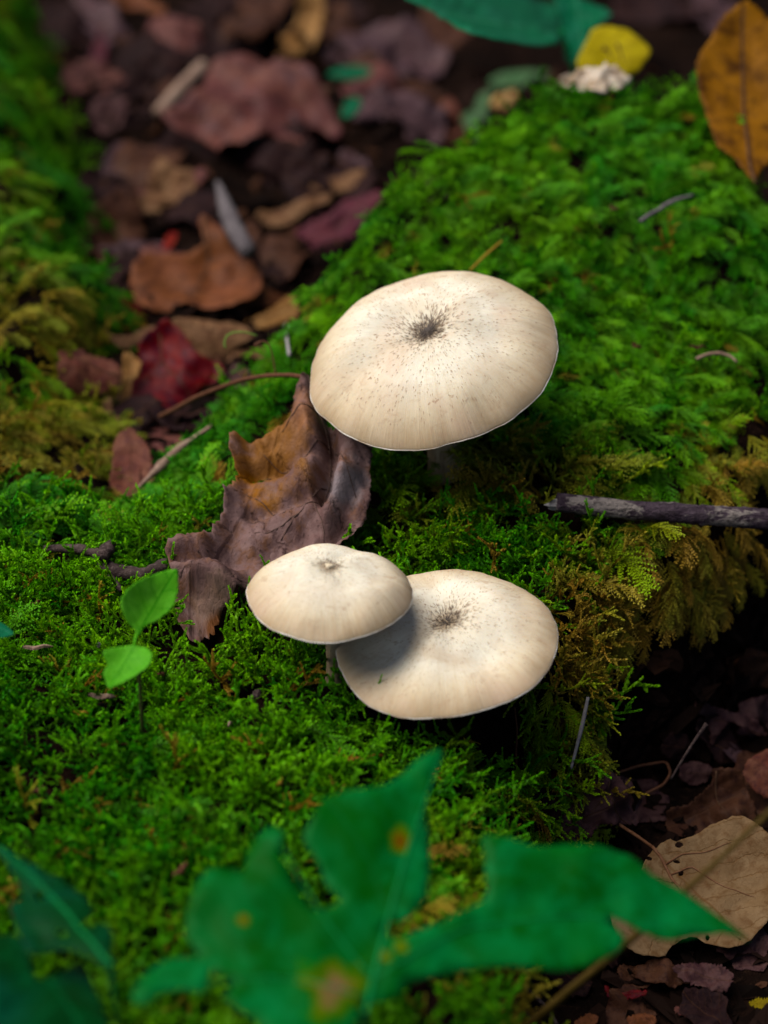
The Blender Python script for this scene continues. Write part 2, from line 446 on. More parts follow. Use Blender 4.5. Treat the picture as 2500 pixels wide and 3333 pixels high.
def in_poly(P, poly):
    x, y = P[:, 0], P[:, 1]; ins = np.zeros(len(P), bool); q = np.asarray(poly)
    for i in range(len(q)):
        ax, ay = q[i]; bx, by = q[(i+1) % len(q)]
        c = ((ay > y) != (by > y)); ins ^= c & (x < ax + (y-ay)*(bx-ax)/((by-ay) if by != ay else 1e-9))
    return ins
FLAT = []          # outlines (photograph pixels) of things that press the moss flat
def lay_moss(name, n, box, label, sprig_share, clear=(), size=1.0):
    p, nr, sd = moss_points(n, *box)
    for (cx, cy, r) in clear:
        k = (p[:, 0]-cx)**2+(p[:, 1]-cy)**2 > r*r; p, nr, sd = p[k], nr[k], sd[k]
    W = p-CC; tt = W@CD; PX = np.stack([1250+W[:, 0]/tt*FPX, 1666.5-(W@CU)/tt*FPX], 1)
    kk = np.ones(len(p), bool)
    for fp in FLAT: kk &= ~in_poly(PX, fp)
    p, nr, sd = p[kk], nr[kk], sd[kk]
    N = len(p)
    down = np.array([0, 0, -1.0]) - nr*(-nr[:, 2])[:, None]
    steep = np.linalg.norm(down, axis=1)
    rnd = rng.normal(0, 1, (N, 3)); rnd -= nr*np.sum(rnd*nr, 1)[:, None]; rnd /= np.linalg.norm(rnd, axis=1)[:, None]
    # neighbouring sprigs lean the same way
    ang = 2*math.pi*1.6*vnoise(p[:, 0]*0.45, p[:, 1]*0.45+31)
    clump = np.stack([np.cos(ang), np.sin(ang), 0*ang], 1)
    fw = down*2.0 + clump*0.75 + rnd*0.75 + np.array([0.05, -0.30, 0])
    fw -= nr*np.sum(fw*nr, 1)[:, None]; fw /= np.linalg.norm(fw, axis=1)[:, None]
    share = sprig_share(p, sd)
    is_sprig = rng.random(N) < share
    tilt = np.where(is_sprig, rng.normal(0.45, 0.30, N), rng.normal(0.30, 0.20, N))*(1-0.35*np.clip(steep, 0, 1))
    X = fw*np.cos(tilt)[:, None] + nr*np.sin(tilt)[:, None]
    Z = nr*np.cos(tilt)[:, None] - fw*np.sin(tilt)[:, None]
    Z = Z + rng.normal(0, 0.25, (N, 3)); Z -= X*np.sum(X*Z, 1)[:, None]; Z /= np.linalg.norm(Z, axis=1)[:, None]
    R = frames_to_euler(X, Z)
    sc = size*np.clip(rng.normal(0.80, 0.19, N), 0.4, 1.35)*np.where(is_sprig, 0.95, 1.0)
    idx = rng.integers(0, NV, N) + np.where(is_sprig, NV, 0)
    x, y = p[:, 0], p[:, 1]
    tint = np.clip(0.42 + 0.55*fbm(x*0.28+3, y*0.28, 3) + rng.normal(0, 0.24, N) - 0.10*sstep((x-6)/5), 0, 1)
    lump = fbm(x*0.55, y*0.55+12, 2)
    bk = sstep((-8.5-x)/1.5)*sstep((y-8)/4); tint = np.clip(tint + 0.9*bk*fbm(x*0.5, y*0.5+40, 2) - 0.1*bk, 0, 1)
    b = np.full(N, 0.03); b = np.maximum(b, 0.45*bk*sstep(fbm(x*0.4+8, y*0.4, 2)*2))
    yl = sstep((-6.4-x)/1.6)*sstep((y-0.6)/1.6)*sstep((13.5-y)/3.0)                  # faded patch on the left
    b = np.maximum(b, 0.72*yl*sstep((lump+0.55)/0.5))
    fr = sstep((3.0-sd)/1.6)*sstep((x-2.8)/1.8)*sstep((3.5-y)/2.0)*sstep((y+11)/3)     # hanging edge on the right
    b = np.maximum(b, 0.95*fr*sstep((lump+0.60)/0.4))
    ft = sstep((x-0.2)/2.0)*sstep((-8.3-y)/1.2)*sstep((4.2-sd)/2.5); b = np.maximum(b, 0.75*ft*sstep((lump+0.35)/0.5)); tint = tint*(1-0.6*ft)  # browned slope moss; tint lowered to paint in shade under the lobed leaf
    sb = np.exp(-(((x-3.4)/2.8)**2+((y+0.8)/2.2)**2)); b = np.maximum(b, 0.85*sb*sstep((lump+0.30)/0.35)); tint = tint*(1-0.3*sb)
    cr = np.exp(-(((x-3.0)/2.0)**2+((y-19.3)/1.5)**2)); b = np.maximum(b, 0.7*cr)
    b = np.where(rng.random(N) < 0.035, 0.9, b); b = np.maximum(b, 0.10*sstep((fbm(x*0.3+50, y*0.3, 2)-0.15)/0.3))
    b = np.clip(b*(0.65+0.6*rng.random(N)), 0, 1)
    p = p - nr*0.03 + nr*(0.34*rng.random(N)**1.5)[:, None]
    return gn_scatter(name, protos, p, R, sc, idx, tint, b, label, 'moss')
c5 = lambda pts: T(5, pts)
heroP = T(3, [(1345,480),(1362,500),(1365,540),(1395,575),(1415,620),(1480,650),(1560,680),(1620,705),(1612,790),(1602,880),(1600,960),(1570,1040),(1530,1110),(1480,1165)]) + \
    c5([(1400,140),(1300,200),(1150,300),(1060,345),(1020,385),(960,420),(900,445),(800,470),(765,430),(750,400),(772,380),(775,300),(760,250),(758,205),(800,180),(850,160),(900,140),(930,118)]) + \
    T(3, [(950,1130),(985,1080),(990,1000),(1035,930),(1040,890),(1015,810),(1020,770),(1035,735),(1130,735),(1180,700),(1250,660),(1280,620),(1300,560),(1330,500)])
STICKPX = T(4, [(700,950),(900,960),(1300,985),(2000,1035),(2000,1110),(1300,1060),(900,1040),(700,1020)])
FLAT += [heroP, [(x-10, y+70) for x, y in heroP], [(x-10, y+130) for x, y in heroP if y > 1750], STICKPX]
STEMS = [(1.7, 0.8, 0.45), (-1.3, -7.4, 0.28), (1.8, -7.4, 0.35), (1.6, -6.7, 1.95), (1.9, -0.1, 0.75), (-0.5, -8.0, 0.5), (0.0, -7.5, 0.8), (0.1, -8.4, 0.9), (0.6, -8.9, 0.6)]
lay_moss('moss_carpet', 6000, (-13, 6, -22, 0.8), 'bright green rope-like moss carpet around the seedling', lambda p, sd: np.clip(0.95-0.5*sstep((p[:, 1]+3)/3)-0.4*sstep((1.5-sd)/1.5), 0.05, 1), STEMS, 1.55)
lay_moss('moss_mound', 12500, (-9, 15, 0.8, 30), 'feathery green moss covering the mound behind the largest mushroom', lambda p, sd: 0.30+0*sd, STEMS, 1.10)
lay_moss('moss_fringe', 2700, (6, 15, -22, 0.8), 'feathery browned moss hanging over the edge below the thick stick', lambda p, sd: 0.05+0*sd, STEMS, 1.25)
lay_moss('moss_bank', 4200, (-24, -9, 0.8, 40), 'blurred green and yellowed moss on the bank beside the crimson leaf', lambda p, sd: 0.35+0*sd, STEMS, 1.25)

# ------------------------------------------------------------------ mushrooms
def cap_mat(name, warm):
    m = NT(name); a = m.attr('pol'); sep = m.n('ShaderNodeSeparateXYZ'); m.l(a.outputs['Vector'], sep.inputs[0])
    cx, cy, r = sep.outputs
    def polar(kf, kr):
        cmb = m.n('ShaderNodeCombineXYZ'); m.l(m.math('MULTIPLY', cx, kf), cmb.inputs[0]); m.l(m.math('MULTIPLY', cy, kf), cmb.inputs[1]); m.l(m.math('MULTIPLY', r, kr), cmb.inputs[2])
        return cmb.outputs[0]
    streak = m.noise(polar(14, 3.0), 1.0, 5, 0.65, 0.2); fine = m.noise(polar(55, 5.0), 1.0, 4, 0.6)
    blot = m.noise(m.obj(), 70, 4, 0.55, 0.5); grain = m.noise(m.obj(), 900, 3, 0.6)
    rr = m.math('ADD', r, m.math('MULTIPLY', m.math('SUBTRACT', streak, 0.5), 0.22))
    base = m.ramp(rr, [(0.0, (0.22, 0.15, 0.09)), (0.07, (0.40, 0.30, 0.19)), (0.17, (0.70, 0.63, 0.49)), (0.5, (0.78, 0.72, 0.58)), (0.80, (0.64, 0.52, 0.35)), (0.97, (0.46, 0.33, 0.19))])
    base = m.mix(m.math('MULTIPLY', m.range(blot, 0.48, 0.68), 0.65), base, warm)
    base = m.mix(m.math('MULTIPLY', m.range(streak, 0.52, 0.78), 0.20), base, (0.45, 0.31, 0.17))
    base = m.mix(m.math('MULTIPLY', m.range(fine, 0.56, 0.74), m.range(r, 0.0, 0.95, 0.42, 0.14)), base, (0.33, 0.21, 0.11))
    base = m.mix(m.math('MULTIPLY', m.range(grain, 0.5, 0.75), 0.18), base, (0.38, 0.27, 0.16))
    blot2 = m.noise(m.obj(), 210, 5, 0.7, 0.8)
    base = m.mix(m.math('MULTIPLY', m.range(blot2, 0.56, 0.72), m.range(r, 0.25, 0.9, 0.18, 0.75)), base, (0.44, 0.29, 0.17))
    sp1 = m.noise(m.obj(), 340, 3, 0.6, 0.6); sp2 = m.noise(m.obj(), 45, 3, 0.5)
    base = m.mix(m.math('MULTIPLY', m.range(sp1, 0.66, 0.71), m.range(sp2, 0.42, 0.58, 0.1, 0.75)), base, (0.30, 0.17, 0.09))
    base = m.mix(m.math('MULTIPLY', m.range(sp2, 0.52, 0.66), 0.45), base, (0.60, 0.42, 0.30))
    m.l(base, m.b.inputs['Base Color']); m.b.inputs['Roughness'].default_value = 0.85; m.b.inputs['Specular IOR Level'].default_value = 0.10
    m.b.inputs['Subsurface Weight'].default_value = 0.25; m.b.inputs['Subsurface Radius'].default_value = (1.0, 0.6, 0.3); m.b.inputs['Subsurface Scale'].default_value = 0.0018
    ribs = m.math('MULTIPLY', m.noise(polar(40, 0.6), 1.0, 2, 0.5), m.range(r, 0.55, 0.95))
    m.bump(m.math('ADD', m.math('MULTIPLY', fine, 0.35), m.math('ADD', m.math('MULTIPLY', grain, 0.25), ribs)), 0.30, 0.0008)
    return m.m
CAPM = cap_mat('mushroom_cap_skin', (0.60, 0.46, 0.31))
def simple_mat(name, c1, c2, scale=400, rough=0.7, sss=0.0):
    m = NT(name); n1 = m.noise(m.obj(), scale, 5, 0.65)
    m.l(m.mix(m.range(n1, 0.38, 0.62), c1, c2), m.b.inputs['Base Color']); m.b.inputs['Roughness'].default_value = rough
    m.b.inputs['Specular IOR Level'].default_value = 0.25
    if sss: m.b.inputs['Subsurface Weight'].default_value = sss; m.b.inputs['Subsurface Radius'].default_value = (1, .6, .3); m.b.inputs['Subsurface Scale'].default_value = 0.002
    m.bump(n1, 0.5, 0.0005); return m.m
STEMM = wood_mat('mushroom_stem_flesh', (0.42, 0.29, 0.15), (0.56, 0.42, 0.25), (0.26, 0.16, 0.08), (1, 1, 0.18), 500, 0.75)
GILLM = simple_mat('mushroom_gill_flesh', (0.62, 0.50, 0.33), (0.72, 0.60, 0.42))
MARGM = simple_mat('mushroom_margin_white', (0.42, 0.30, 0.20), (0.80, 0.74, 0.66), 150)
_m = NT('mushroom_dark_scales'); _r = _m.attr('rad').outputs['Fac']; _n = _m.noise(_m.obj(), 900, 2)
_m.l(_m.mix(_m.range(_m.math('ADD', _r, _m.math('MULTIPLY', _m.math('SUBTRACT', _n, 0.5), 0.25)), 0.03, 0.30), (0.060, 0.038, 0.026), (0.36, 0.22, 0.115)), _m.b.inputs['Base Color'])
_m.b.inputs['Roughness'].default_value = 0.7; TUFTM = _m.m
def mushroom(label, ctr, R, Hc, tilt, outline, base, stem_r, seed, lift=0.22, dimple=0.0, umbo=0.0, ntuft=520, off=(0, 0), shoulder=2.6, edgewave=0.03, folds=(), navel=False, cs=0.062, cf=0.34):
    """ctr: centre of the rim in cm; outline: (angle in degrees, radius factor); tilt: (towards camera, to the right) degrees"""
    rg = np.random.default_rng(seed)
    root = empty('mushroom', base)
    tagit(root, label, 'mushroom', 'pale mushrooms growing out of the moss')
    rx = Matrix.Rotation(math.radians(tilt[0]), 3, 'X') @ Matrix.Rotation(math.radians(tilt[1]), 3, 'Y')
    M3 = np.array(rx)
    oa = np.array([o[0] for o in outline], float); orr = np.array([o[1] for o in outline], float)
    oa = np.r_[oa-360, oa, oa+360]; orr = np.r_[orr, orr, orr]
    na, nr_ = 144, 40
    ph = np.arange(na)*2*math.pi/na
    rad = np.interp(np.degrees(ph), oa, orr)
    for _ in range(5): rad = 0.25*np.roll(rad, 1)+0.5*rad+0.25*np.roll(rad, -1)
    rad = rad*(1 + 0.010*fbm(np.cos(ph)*3+seed, np.sin(ph)*3, 2) + 0.010*fbm(np.cos(ph)*9+seed, np.sin(ph)*9, 2))
    jag = 1+0.0012*rg.normal(0, 1, na)
    def surf(r, p):
        """height of the upper skin at relative radius r, angle p"""
        z = Hc*(1-np.abs(r)**shoulder)**0.80
        z = z - dimple*np.exp(-(r/0.16)**2) + umbo*np.exp(-(r/0.10)**2)
        z = z + 0.075*R*fbm(np.cos(p)*r*2.1+seed*3.1, np.sin(p)*r*2.1, 2)*(1-r**6) + edgewave*R*r**4*fbm(np.cos(p)*1.6+seed, np.sin(p)*1.6+4, 2)
        for (a_, dp, wd_) in folds:
            dphi = np.mod(p-math.radians(a_)+math.pi, 2*math.pi)-math.pi
            z = z - dp*R*0.5*np.exp(-(dphi/wd_)**2)*np.clip(r*1.6, 0, 1)**1.2*np.clip((1.02-r)*2.2, 0, 1)
        return z
    def xy(r, p):
        f = np.interp(np.mod(np.degrees(p), 360), np.r_[np.degrees(ph), 360], np.r_[rad, rad[0]])
        k = (1-r)**1.0
        return np.cos(p)*r*f*R + off[0]*k*R*0.9, np.sin(p)*r*f*R + off[1]*k*R*0.9
    rs = np.sin(np.linspace(0.0, 1, nr_)*math.pi/2)
    V = []; pol = []
    x0, y0 = xy(0.0, 0.0); V.append((x0, y0, float(surf(0.0, 0.0)))); pol.append((0, 0, 0))
    for i in range(1, nr_):
        r = rs[i]; x, y = xy(r, ph); z = surf(r*np.ones(na), ph)
        j = jag if i == nr_-1 else 1.0
        V += list(zip(x*j, y*j, z)); pol += list(zip(np.cos(ph), np.sin(ph), r*np.ones(na)))
    # inrolled edge: two more rings underneath
    for (rf, dz) in ((0.985, -0.05), (0.93, -0.03)):
        x, y = xy(rf, ph); V += list(zip(x, y, surf(np.ones(na), ph)+dz*R*0.5)); pol += list(zip(np.cos(ph), np.sin(ph), np.ones(na)))
    F = [(0, 1+k, 1+(k+1) % na) for k in range(na)]
    for i in range(nr_-2+2):
        a = 1+i*na; b = a+na
        F += [(a+k, b+k, b+(k+1) % na, a+(k+1) % na) for k in range(na)]
    W = lambda A: np.asarray(A, float) @ M3.T + np.asarray(ctr)
    cap = mesh_obj('cap', W(V), F, CAPM, root, base, attrs={'pol': ('FLOAT_VECTOR', pol)}); cap['_o'] = [float(v) for v in base]
    # white ragged margin: a fringe of short fibres round the rim
    fv = []; ff = []
    for k in range(420):
        p = rg.random()*2*math.pi; x, y = xy(1.0, p); x2, y2 = xy(1.0+0.004+0.007*rg.random(), p+rg.normal(0, 0.012)); z = float(surf(1.0, p))
        w = 0.009; tx, ty = -math.sin(p)*w, math.cos(p)*w; i = len(fv)
        xa, ya = xy(0.985, p)
        fv += [(xa-tx, ya-ty, z-0.012), (xa+tx, ya+ty, z-0.012), (x2, y2, z-0.02-0.04*rg.random()), (xa, ya, z-0.05)]
        ff += [(i, i+1, i+2), (i, i+2, i+3), (i+1, i+3, i+2)]
    mg = mesh_obj('margin_fringe', W(fv), ff, MARGM, cap, base, smooth=False); mg['kind'] = 'stuff'
    # pale rim line just below the skin
    rp = np.array([(*xy(1.0, p), float(surf(1.0, p))-0.026) for p in np.r_[ph, ph[:1]]])
    tv, tf = tube_geo(rp, 0.020, 6, 0.06, seed, cap=False)
    mesh_obj('margin', W(tv), tf, MARGM, cap, base)
    # gills
    ng = 110; gv = []; gf = []
    for k in range(ng*2):
        p = 2*math.pi*k/(ng*2); d = 0.10*R if k % 2 else 0.0
        for rf in (0.94, 0.6, 0.30, 0.13):
            x, y = xy(rf, p); zz = min(float(surf(1.0, p))-0.02*R, float(surf(rf, p))-0.10*R) - d*(0.4 if rf > .9 else 1) ; gv.append((x, y, zz))
    for k in range(ng*2):
        for j in range(3):
            a = k*4+j; b = ((k+1) % (ng*2))*4+j; gf.append((a, a+1, b+1, b))
    mesh_obj('gills', W(gv), gf, GILLM, cap, base, smooth=False)
    # stem
    topc = W([(*xy(0.0, 0.0), Hc*0.45)])[0]
    base = np.asarray(base, float)
    sp = np.array([base+(topc-base)*s + np.array([0.12*math.sin(s*3+seed), 0.08*math.sin(s*4), 0]) * (1-s) * s*2 for s in np.linspace(-0.12, 1, 16)])
    sr = stem_r*(1.22-0.45*np.linspace(0, 1, 16)+0.35*np.exp(-np.linspace(0, 1, 16)*9)+0.5*np.clip(np.linspace(0, 1, 16)-0.8, 0, 1)*3)
    tv, tf = tube_geo(sp, sr, 18, 0.03, seed); mesh_obj('stem', tv, tf, STEMM, root, base)
    # dark hair-like scales, crowded at the centre
    tv = []; tf = []; tr_ = []
    for k in range(ntuft):
        r = abs(rg.normal(0, cs)) if k < ntuft*cf else 0.08+0.80*rg.random()**1.35
        if r > 0.9: continue
        p = rg.random()*2*math.pi; L = (0.045+0.07*rg.random())*(1.15-0.35*r)*R/3.4*(1.25 if r < 0.2 else 1); dr = L/R
        p2 = p+rg.normal(0, 0.10)*dr/max(r, 0.06)
        w = (0.0038+0.0042*rg.random())*R/3.0*(1.0 if r < 0.25 else 1.1)
        x, y = xy(r, p); x2, y2 = xy(r+dr, p2); z = float(surf(r, p)); z2 = float(surf(r+dr, p2))
        dx, dy = x2-x, y2-y; q = math.hypot(dx, dy)+1e-9; tx, ty = -dy/q*w, dx/q*w
        up = (0.022+0.03*rg.random())*(1 if r < 0.25 else 0.35); i = len(tv)
        tv += [(x-tx, y-ty, z-0.003), (x+tx, y+ty, z-0.003), ((x+x2)/2+tx*.9, (y+y2)/2+ty*.9, (z+z2)/2+up*.7), ((x+x2)/2-tx*.9, (y+y2)/2-ty*.9, (z+z2)/2+up*.7), (x2, y2, z2+up)]
        tf += [(i, i+1, i+2, i+3), (i+3, i+2, i+4)]; tr_ += [r]*5
    ts = mesh_obj('scale_tufts', W(tv), tf, TUFTM, cap, base, smooth=False, attrs={'rad': ('FLOAT', tr_)}); ts['kind'] = 'stuff'
    if navel:
        nv = [(*xy(0.0, 0.0), float(surf(0.0, 0.0))+0.05)]; nf = []; q = 16
        for ri, (rr_, zz_) in enumerate(((0.05, 0.055), (0.085, 0.03), (0.095, -0.02))):
            for k in range(q):
                th = 2*math.pi*k/q; f = 1+0.25*math.sin(th*3+1); nv.append((nv[0][0]+rr_*f*math.cos(th)*1.3, nv[0][1]+rr_*f*math.sin(th), nv[0][2]-0.05+zz_))
        nf += [(0, 1+k, 1+(k+1) % q) for k in range(q)]
        for ri in range(2): nf += [(1+ri*q+k, 1+ri*q+q+k, 1+ri*q+q+(k+1) % q, 1+ri*q+(k+1) % q) for k in range(q)]
        mesh_obj('navel', W(nv), nf, GILLM, cap, base)
    return root, W, surf, xy
def gpt(px, py, lift=0.0): return at(px, py, hit(px, py, lift))
B1 = gpt(1455, 1520); B2 = gpt(1085, 2225); B3 = np.array([1.9, -6.9, float(H(1.9, -6.9))])
mushroom('largest pale mushroom with broad dark-centred cap on top of the moss mound', at(1408, 1163, 63.0), 3.43, 1.16, (12, -12),
         [(0, 0.99), (20, 1.0), (40, 0.96), (60, 0.985), (80, 0.99), (100, 0.97), (120, 0.985), (145, 0.965), (165, 0.99), (180, 0.985), (200, 1.015), (215, 0.985), (240, 1.01), (270, 1.0), (300, 1.005), (330, 1.02), (345, 1.0)], B1, 0.42, 3, dimple=0.12, off=(0.02, -0.03), shoulder=2.9, ntuft=2000,
         folds=[(-20, 0.14, 0.3), (35, -0.09, 0.25), (150, -0.10, 0.3), (110, 0.07, 0.2), (250, -0.05, 0.25), (205, 0.06, 0.2)])
mushroom('small domed mushroom with pale navel, overlapping the flatter cap', at(1072, 1932, 57.6), 2.06, 0.84, (-3, 0),
         [(0, 1.0), (25, 1.0), (45, 0.96), (65, 0.93), (90, 1.0), (135, 0.97), (180, 1.0), (205, 0.97), (225, 1.0), (250, 0.985), (270, 1.0), (290, 0.96), (315, 0.98)], B2, 0.17, 8, dimple=0.05, umbo=0.05, off=(0.0, 0.05), shoulder=2.3, ntuft=800,
         folds=[(60, 0.12, 0.25), (100, -0.06, 0.3), (200, 0.05, 0.3), (300, 0.06, 0.25), (340, -0.05, 0.2)], navel=True, cs=0.06, cf=0.16)
mushroom('flat wide mushroom tucked under the small domed one', at(1454, 2086, 58.1), 2.78, 0.58, (4, -6),
         [(0, 1.0), (25, 0.985), (45, 0.95), (70, 0.965), (90, 0.98), (120, 1.0), (150, 0.97), (180, 1.0), (200, 0.98), (225, 1.02), (250, 1.0), (270, 0.975), (290, 0.96), (320, 0.99)], B3, 0.30, 13, dimple=0.16, off=(0.02, 0.12), shoulder=2.6, ntuft=1300,
         folds=[(215, 0.26, 0.35), (250, -0.12, 0.3), (20, -0.07, 0.35), (100, 0.08, 0.3), (310, 0.08, 0.25)], cs=0.085, cf=0.24)

# ------------------------------------------------------------------ leaves
def densify(poly, step, jag, seed):
    q = np.asarray(poly, float); rg = np.random.default_rng(seed); out = []
    # Chaikin once: rounds the traced corners
    a = 0.82*q+0.18*np.roll(q, -1, 0); b = 0.18*q+0.82*np.roll(q, -1, 0)
    q = np.stack([a, b], 1).reshape(-1, 2)
    for i in range(len(q)):
        a = q[i]; b = q[(i+1) % len(q)]; L = np.linalg.norm(b-a); n = max(1, int(L/step))
        nrm = np.array([b[1]-a[1], a[0]-b[0]])/max(L, 1e-6)
        for k in range(n): out.append(a+(b-a)*k/n + nrm*rg.normal(0, 1)*jag)
    return np.array(out)
def ellipse(cx, cy, a, b, rot=0.0, n=9, seed=0):
    rg = np.random.default_rng(seed+int(cx)); o = []
    for k in range(n):
        th = 2*math.pi*k/n; f = 0.75+0.5*rg.random(); x, y = a*f*math.cos(th), b*f*math.sin(th)
        o.append((cx+x*math.cos(rot)-y*math.sin(rot), cy+x*math.sin(rot)+y*math.cos(rot)))
    return o
class Leaf: pass
def leaf(name, label, cat, poly, mat, planepts=None, lift=0.25, tilt=0.35, axis=None, bend=(0.0, 0.0), crumple=0.10, cscale=1.2, jag=2.0,
         holes=(), res=24, group=None, rib=None, rib_r=0.03, ribmat=None, drape=True, shape=None, thick=0.018, seed=0, petiole=None, pet_r=0.05, clear=0.06):
    """an outline traced in photograph pixels, laid on a plane at its own distance, then bent and crumpled.
    planepts: three (px, py, distance cm); without them the leaf lies on the ground under its centre"""
    Lf = Leaf(); poly = np.asarray(poly, float); ext = poly.max(0)-poly.min(0); size = max(ext); step = size/res
    out = densify(poly, step*0.7, jag, seed+1); cen = poly.mean(0)
    rg = np.random.default_rng(seed+5)
    lo, hi = poly.min(0), poly.max(0)
    gx_, gy_ = np.meshgrid(np.arange(lo[0], hi[0], step), np.arange(lo[1], hi[1], step*0.87))
    gx_[1::2] += step/2; G = np.stack([gx_.ravel(), gy_.ravel()], 1)+rg.normal(0, step*0.12, (gx_.size, 2))
    G = G[in_poly(G, out)]
    d = np.min(np.linalg.norm(G[:, None]-out[None], axis=2), axis=1); G = G[d > step*0.45]
    for h in holes:
        G = G[~in_poly(G, h)]
    pts = list(out)+list(G); edges = [(i, (i+1) % len(out)) for i in range(len(out))]
    for h in holes:
        i0 = len(pts); pts += [np.array(p) for p in h]; edges += [(i0+k, i0+(k+1) % len(h)) for k in range(len(h))]
    v2, e2, f2, *_ = geometry.delaunay_2d_cdt([Vector((float(p[0]), float(p[1]))) for p in pts], edges, [], 0, 1e-5)
    Q = np.array([(v.x, v.y) for v in v2]); Fc = np.array([f for f in f2 if len(f) == 3])
    cc = Q[Fc].mean(1); ok = in_poly(cc, out)
    for h in holes: ok &= ~in_poly(cc, h)
    Fc = Fc[ok]
    # plane
    if planepts is None:
        t0 = float(hit(cen[0], cen[1])); p0 = at(cen[0], cen[1], t0)
        e = 1.0; nx_ = -(H(p0[0]+e, p0[1])-H(p0[0]-e, p0[1]))/(2*e); ny_ = -(H(p0[0], p0[1]+e)-H(p0[0], p0[1]-e))/(2*e)
        nt = np.array([nx_, ny_, 1.0]); nt /= np.linalg.norm(nt)
        n = nt*(1-tilt) - CD*tilt; n /= np.linalg.norm(n); p0 = p0 + nt*lift
    else:
        A = [at(*a) for a in planepts]; n = np.cross(A[1]-A[0], A[2]-A[0]); n /= np.linalg.norm(n)
        if n.dot(CD) > 0: n = -n
        p0 = A[0]
    def plane(q):
        r = ray(q[:, 0], q[:, 1]); t = ((p0-CC)@n)/(r@n); return CC + r*t[:, None]
    # leaf-space frame: along the midrib and across it
    if axis is None:
        w, vv = np.linalg.eigh(np.cov(poly.T)); a = vv[:, 1]; pr = (poly-cen)@a; axis = (cen+a*pr.min(), cen+a*pr.max())
    a0 = plane(np.array([axis[0]]))[0]; a1 = plane(np.array([axis[1]]))[0]; Lc = np.linalg.norm(a1-a0); ex = (a1-a0)/Lc; ey = np.cross(n, ex)
    def displaced(q):
        P = plane(q); s = (P-a0)@ex; w = (P-a0)@ey
        h = bend[0]*((s/Lc-0.5)**2*4)*Lc*0.25 + bend[1]*(w/Lc)**2*4*Lc*0.25
        h = h + crumple*(fbm(s*cscale+seed*1.7, w*cscale+seed, 3)) + 0.35*crumple*np.abs(fbm(s*cscale*2.3+9+seed, w*cscale*2.3, 2))
        if shape is not None: h = h + shape(s/Lc, w/Lc, q)
        P = P + n*h[:, None]
        if drape:
            g = H(P[:, 0], P[:, 1]) + clear; up = np.clip(g-P[:, 2], 0, None)
            # slide towards the camera along the ray instead of sinking into the ground
            r = (P-CC); r /= np.linalg.norm(r, axis=1)[:, None]
            P = P - r*np.minimum(up/0.574*0.8, 6.0)[:, None]; g = H(P[:, 0], P[:, 1])+clear; P[:, 2] = np.maximum(P[:, 2], g)
        return P, s/Lc, w/Lc
    P, s, w = displaced(Q)
    used = np.zeros(len(P), bool); used[Fc.ravel()] = True; mp = np.cumsum(used)-1; P = P[used]; s = s[used]; w = w[used]; Fc = mp[Fc]
    # keep faces looking along +n
    fn = np.cross(P[Fc[:, 1]]-P[Fc[:, 0]], P[Fc[:, 2]]-P[Fc[:, 0]]); flip = fn@n < 0; Fc[flip] = Fc[flip][:, ::-1]
    org = P[np.argmin(P[:, 2])]
    single = rib is None and petiole is None
    if single:
        o = mesh_obj(name, P, Fc, mat, None, org, attrs={'luv': ('FLOAT_VECTOR', np.stack([s, w, 0*s+seed*0.37], 1))}); root = o
    else:
        root = empty(name, org); o = mesh_obj('blade', P, Fc, mat, root, org, attrs={'luv': ('FLOAT_VECTOR', np.stack([s, w, 0*s+seed*0.37], 1))}); o['_o'] = [float(v) for v in org]
    md = o.modifiers.new('thickness', 'SOLIDIFY'); md.thickness = thick*S; md.offset = -1
    tagit(root, label, cat, group)
    if rib is not None:
        for k, rp in enumerate(rib):
            rq = resample(rp, max(8, len(rp)*4)); RP, _, _ = displaced(rq); RP = RP + n*0.008
            tv, tf = tube_geo(RP, (rib_r if k == 0 else rib_r*0.55)*np.linspace(1.0, 0.35, len(RP)), 6, 0.06, seed)
            mesh_obj('midrib' if k == 0 else 'vein', tv, tf, ribmat or mat, o, org)
    if petiole is not None:
        pq = np.array([p for p in petiole], float); PP = at(pq[:, 0], pq[:, 1], pq[:, 2]); PP = resample(PP, max(10, len(PP)*5))
        if drape: PP[:, 2] = np.maximum(PP[:, 2], H(PP[:, 0], PP[:, 1])+0.03)
        tv, tf = tube_geo(PP, pet_r*np.linspace(1.0, 0.8, len(PP)), 8, 0.08, seed); mesh_obj('petiole', tv, tf, ribmat or mat, root, org)
    Lf.root = root; Lf.disp = displaced; Lf.n = n
    return Lf

def add_zones(mt, patches, scale=9):
    """coloured blotches and painted sheen of a leaf at given places: (x, y, radius, stretch, colour, amount) in thousandths"""
    m = NT.__new__(NT); m.m = mt; m.t = mt.node_tree; m.b = m.t.nodes['Principled BSDF']; m.o = m.t.nodes['Material Output']
    c = m.b.inputs['Base Color'].links[0].from_socket; nz = m.noise(m.attr('luv').outputs['Vector'], scale, 5, 0.65); pp = m.attr('pxy').outputs['Vector']
    for (x, y, r, colr, amt) in patches:
        d = m.n('ShaderNodeVectorMath', operation='DISTANCE'); m.l(pp, d.inputs[0]); d.inputs[1].default_value = (x/1000, y/1000, 0)
        dd = m.math('ADD', d.outputs['Value'], m.math('MULTIPLY', m.math('SUBTRACT', nz, 0.5), r/1000*3.4))
        c = m.mix(m.math('MULTIPLY', m.range(dd, r/1000*0.5, r/1000*1.2, 1.0, 0.0), amt), c, colr)
    m.l(c, m.b.inputs['Base Color'])
    for nd in m.t.nodes:
        if nd.type == 'BSDF_TRANSLUCENT': m.l(c, nd.inputs['Color'])
    return mt
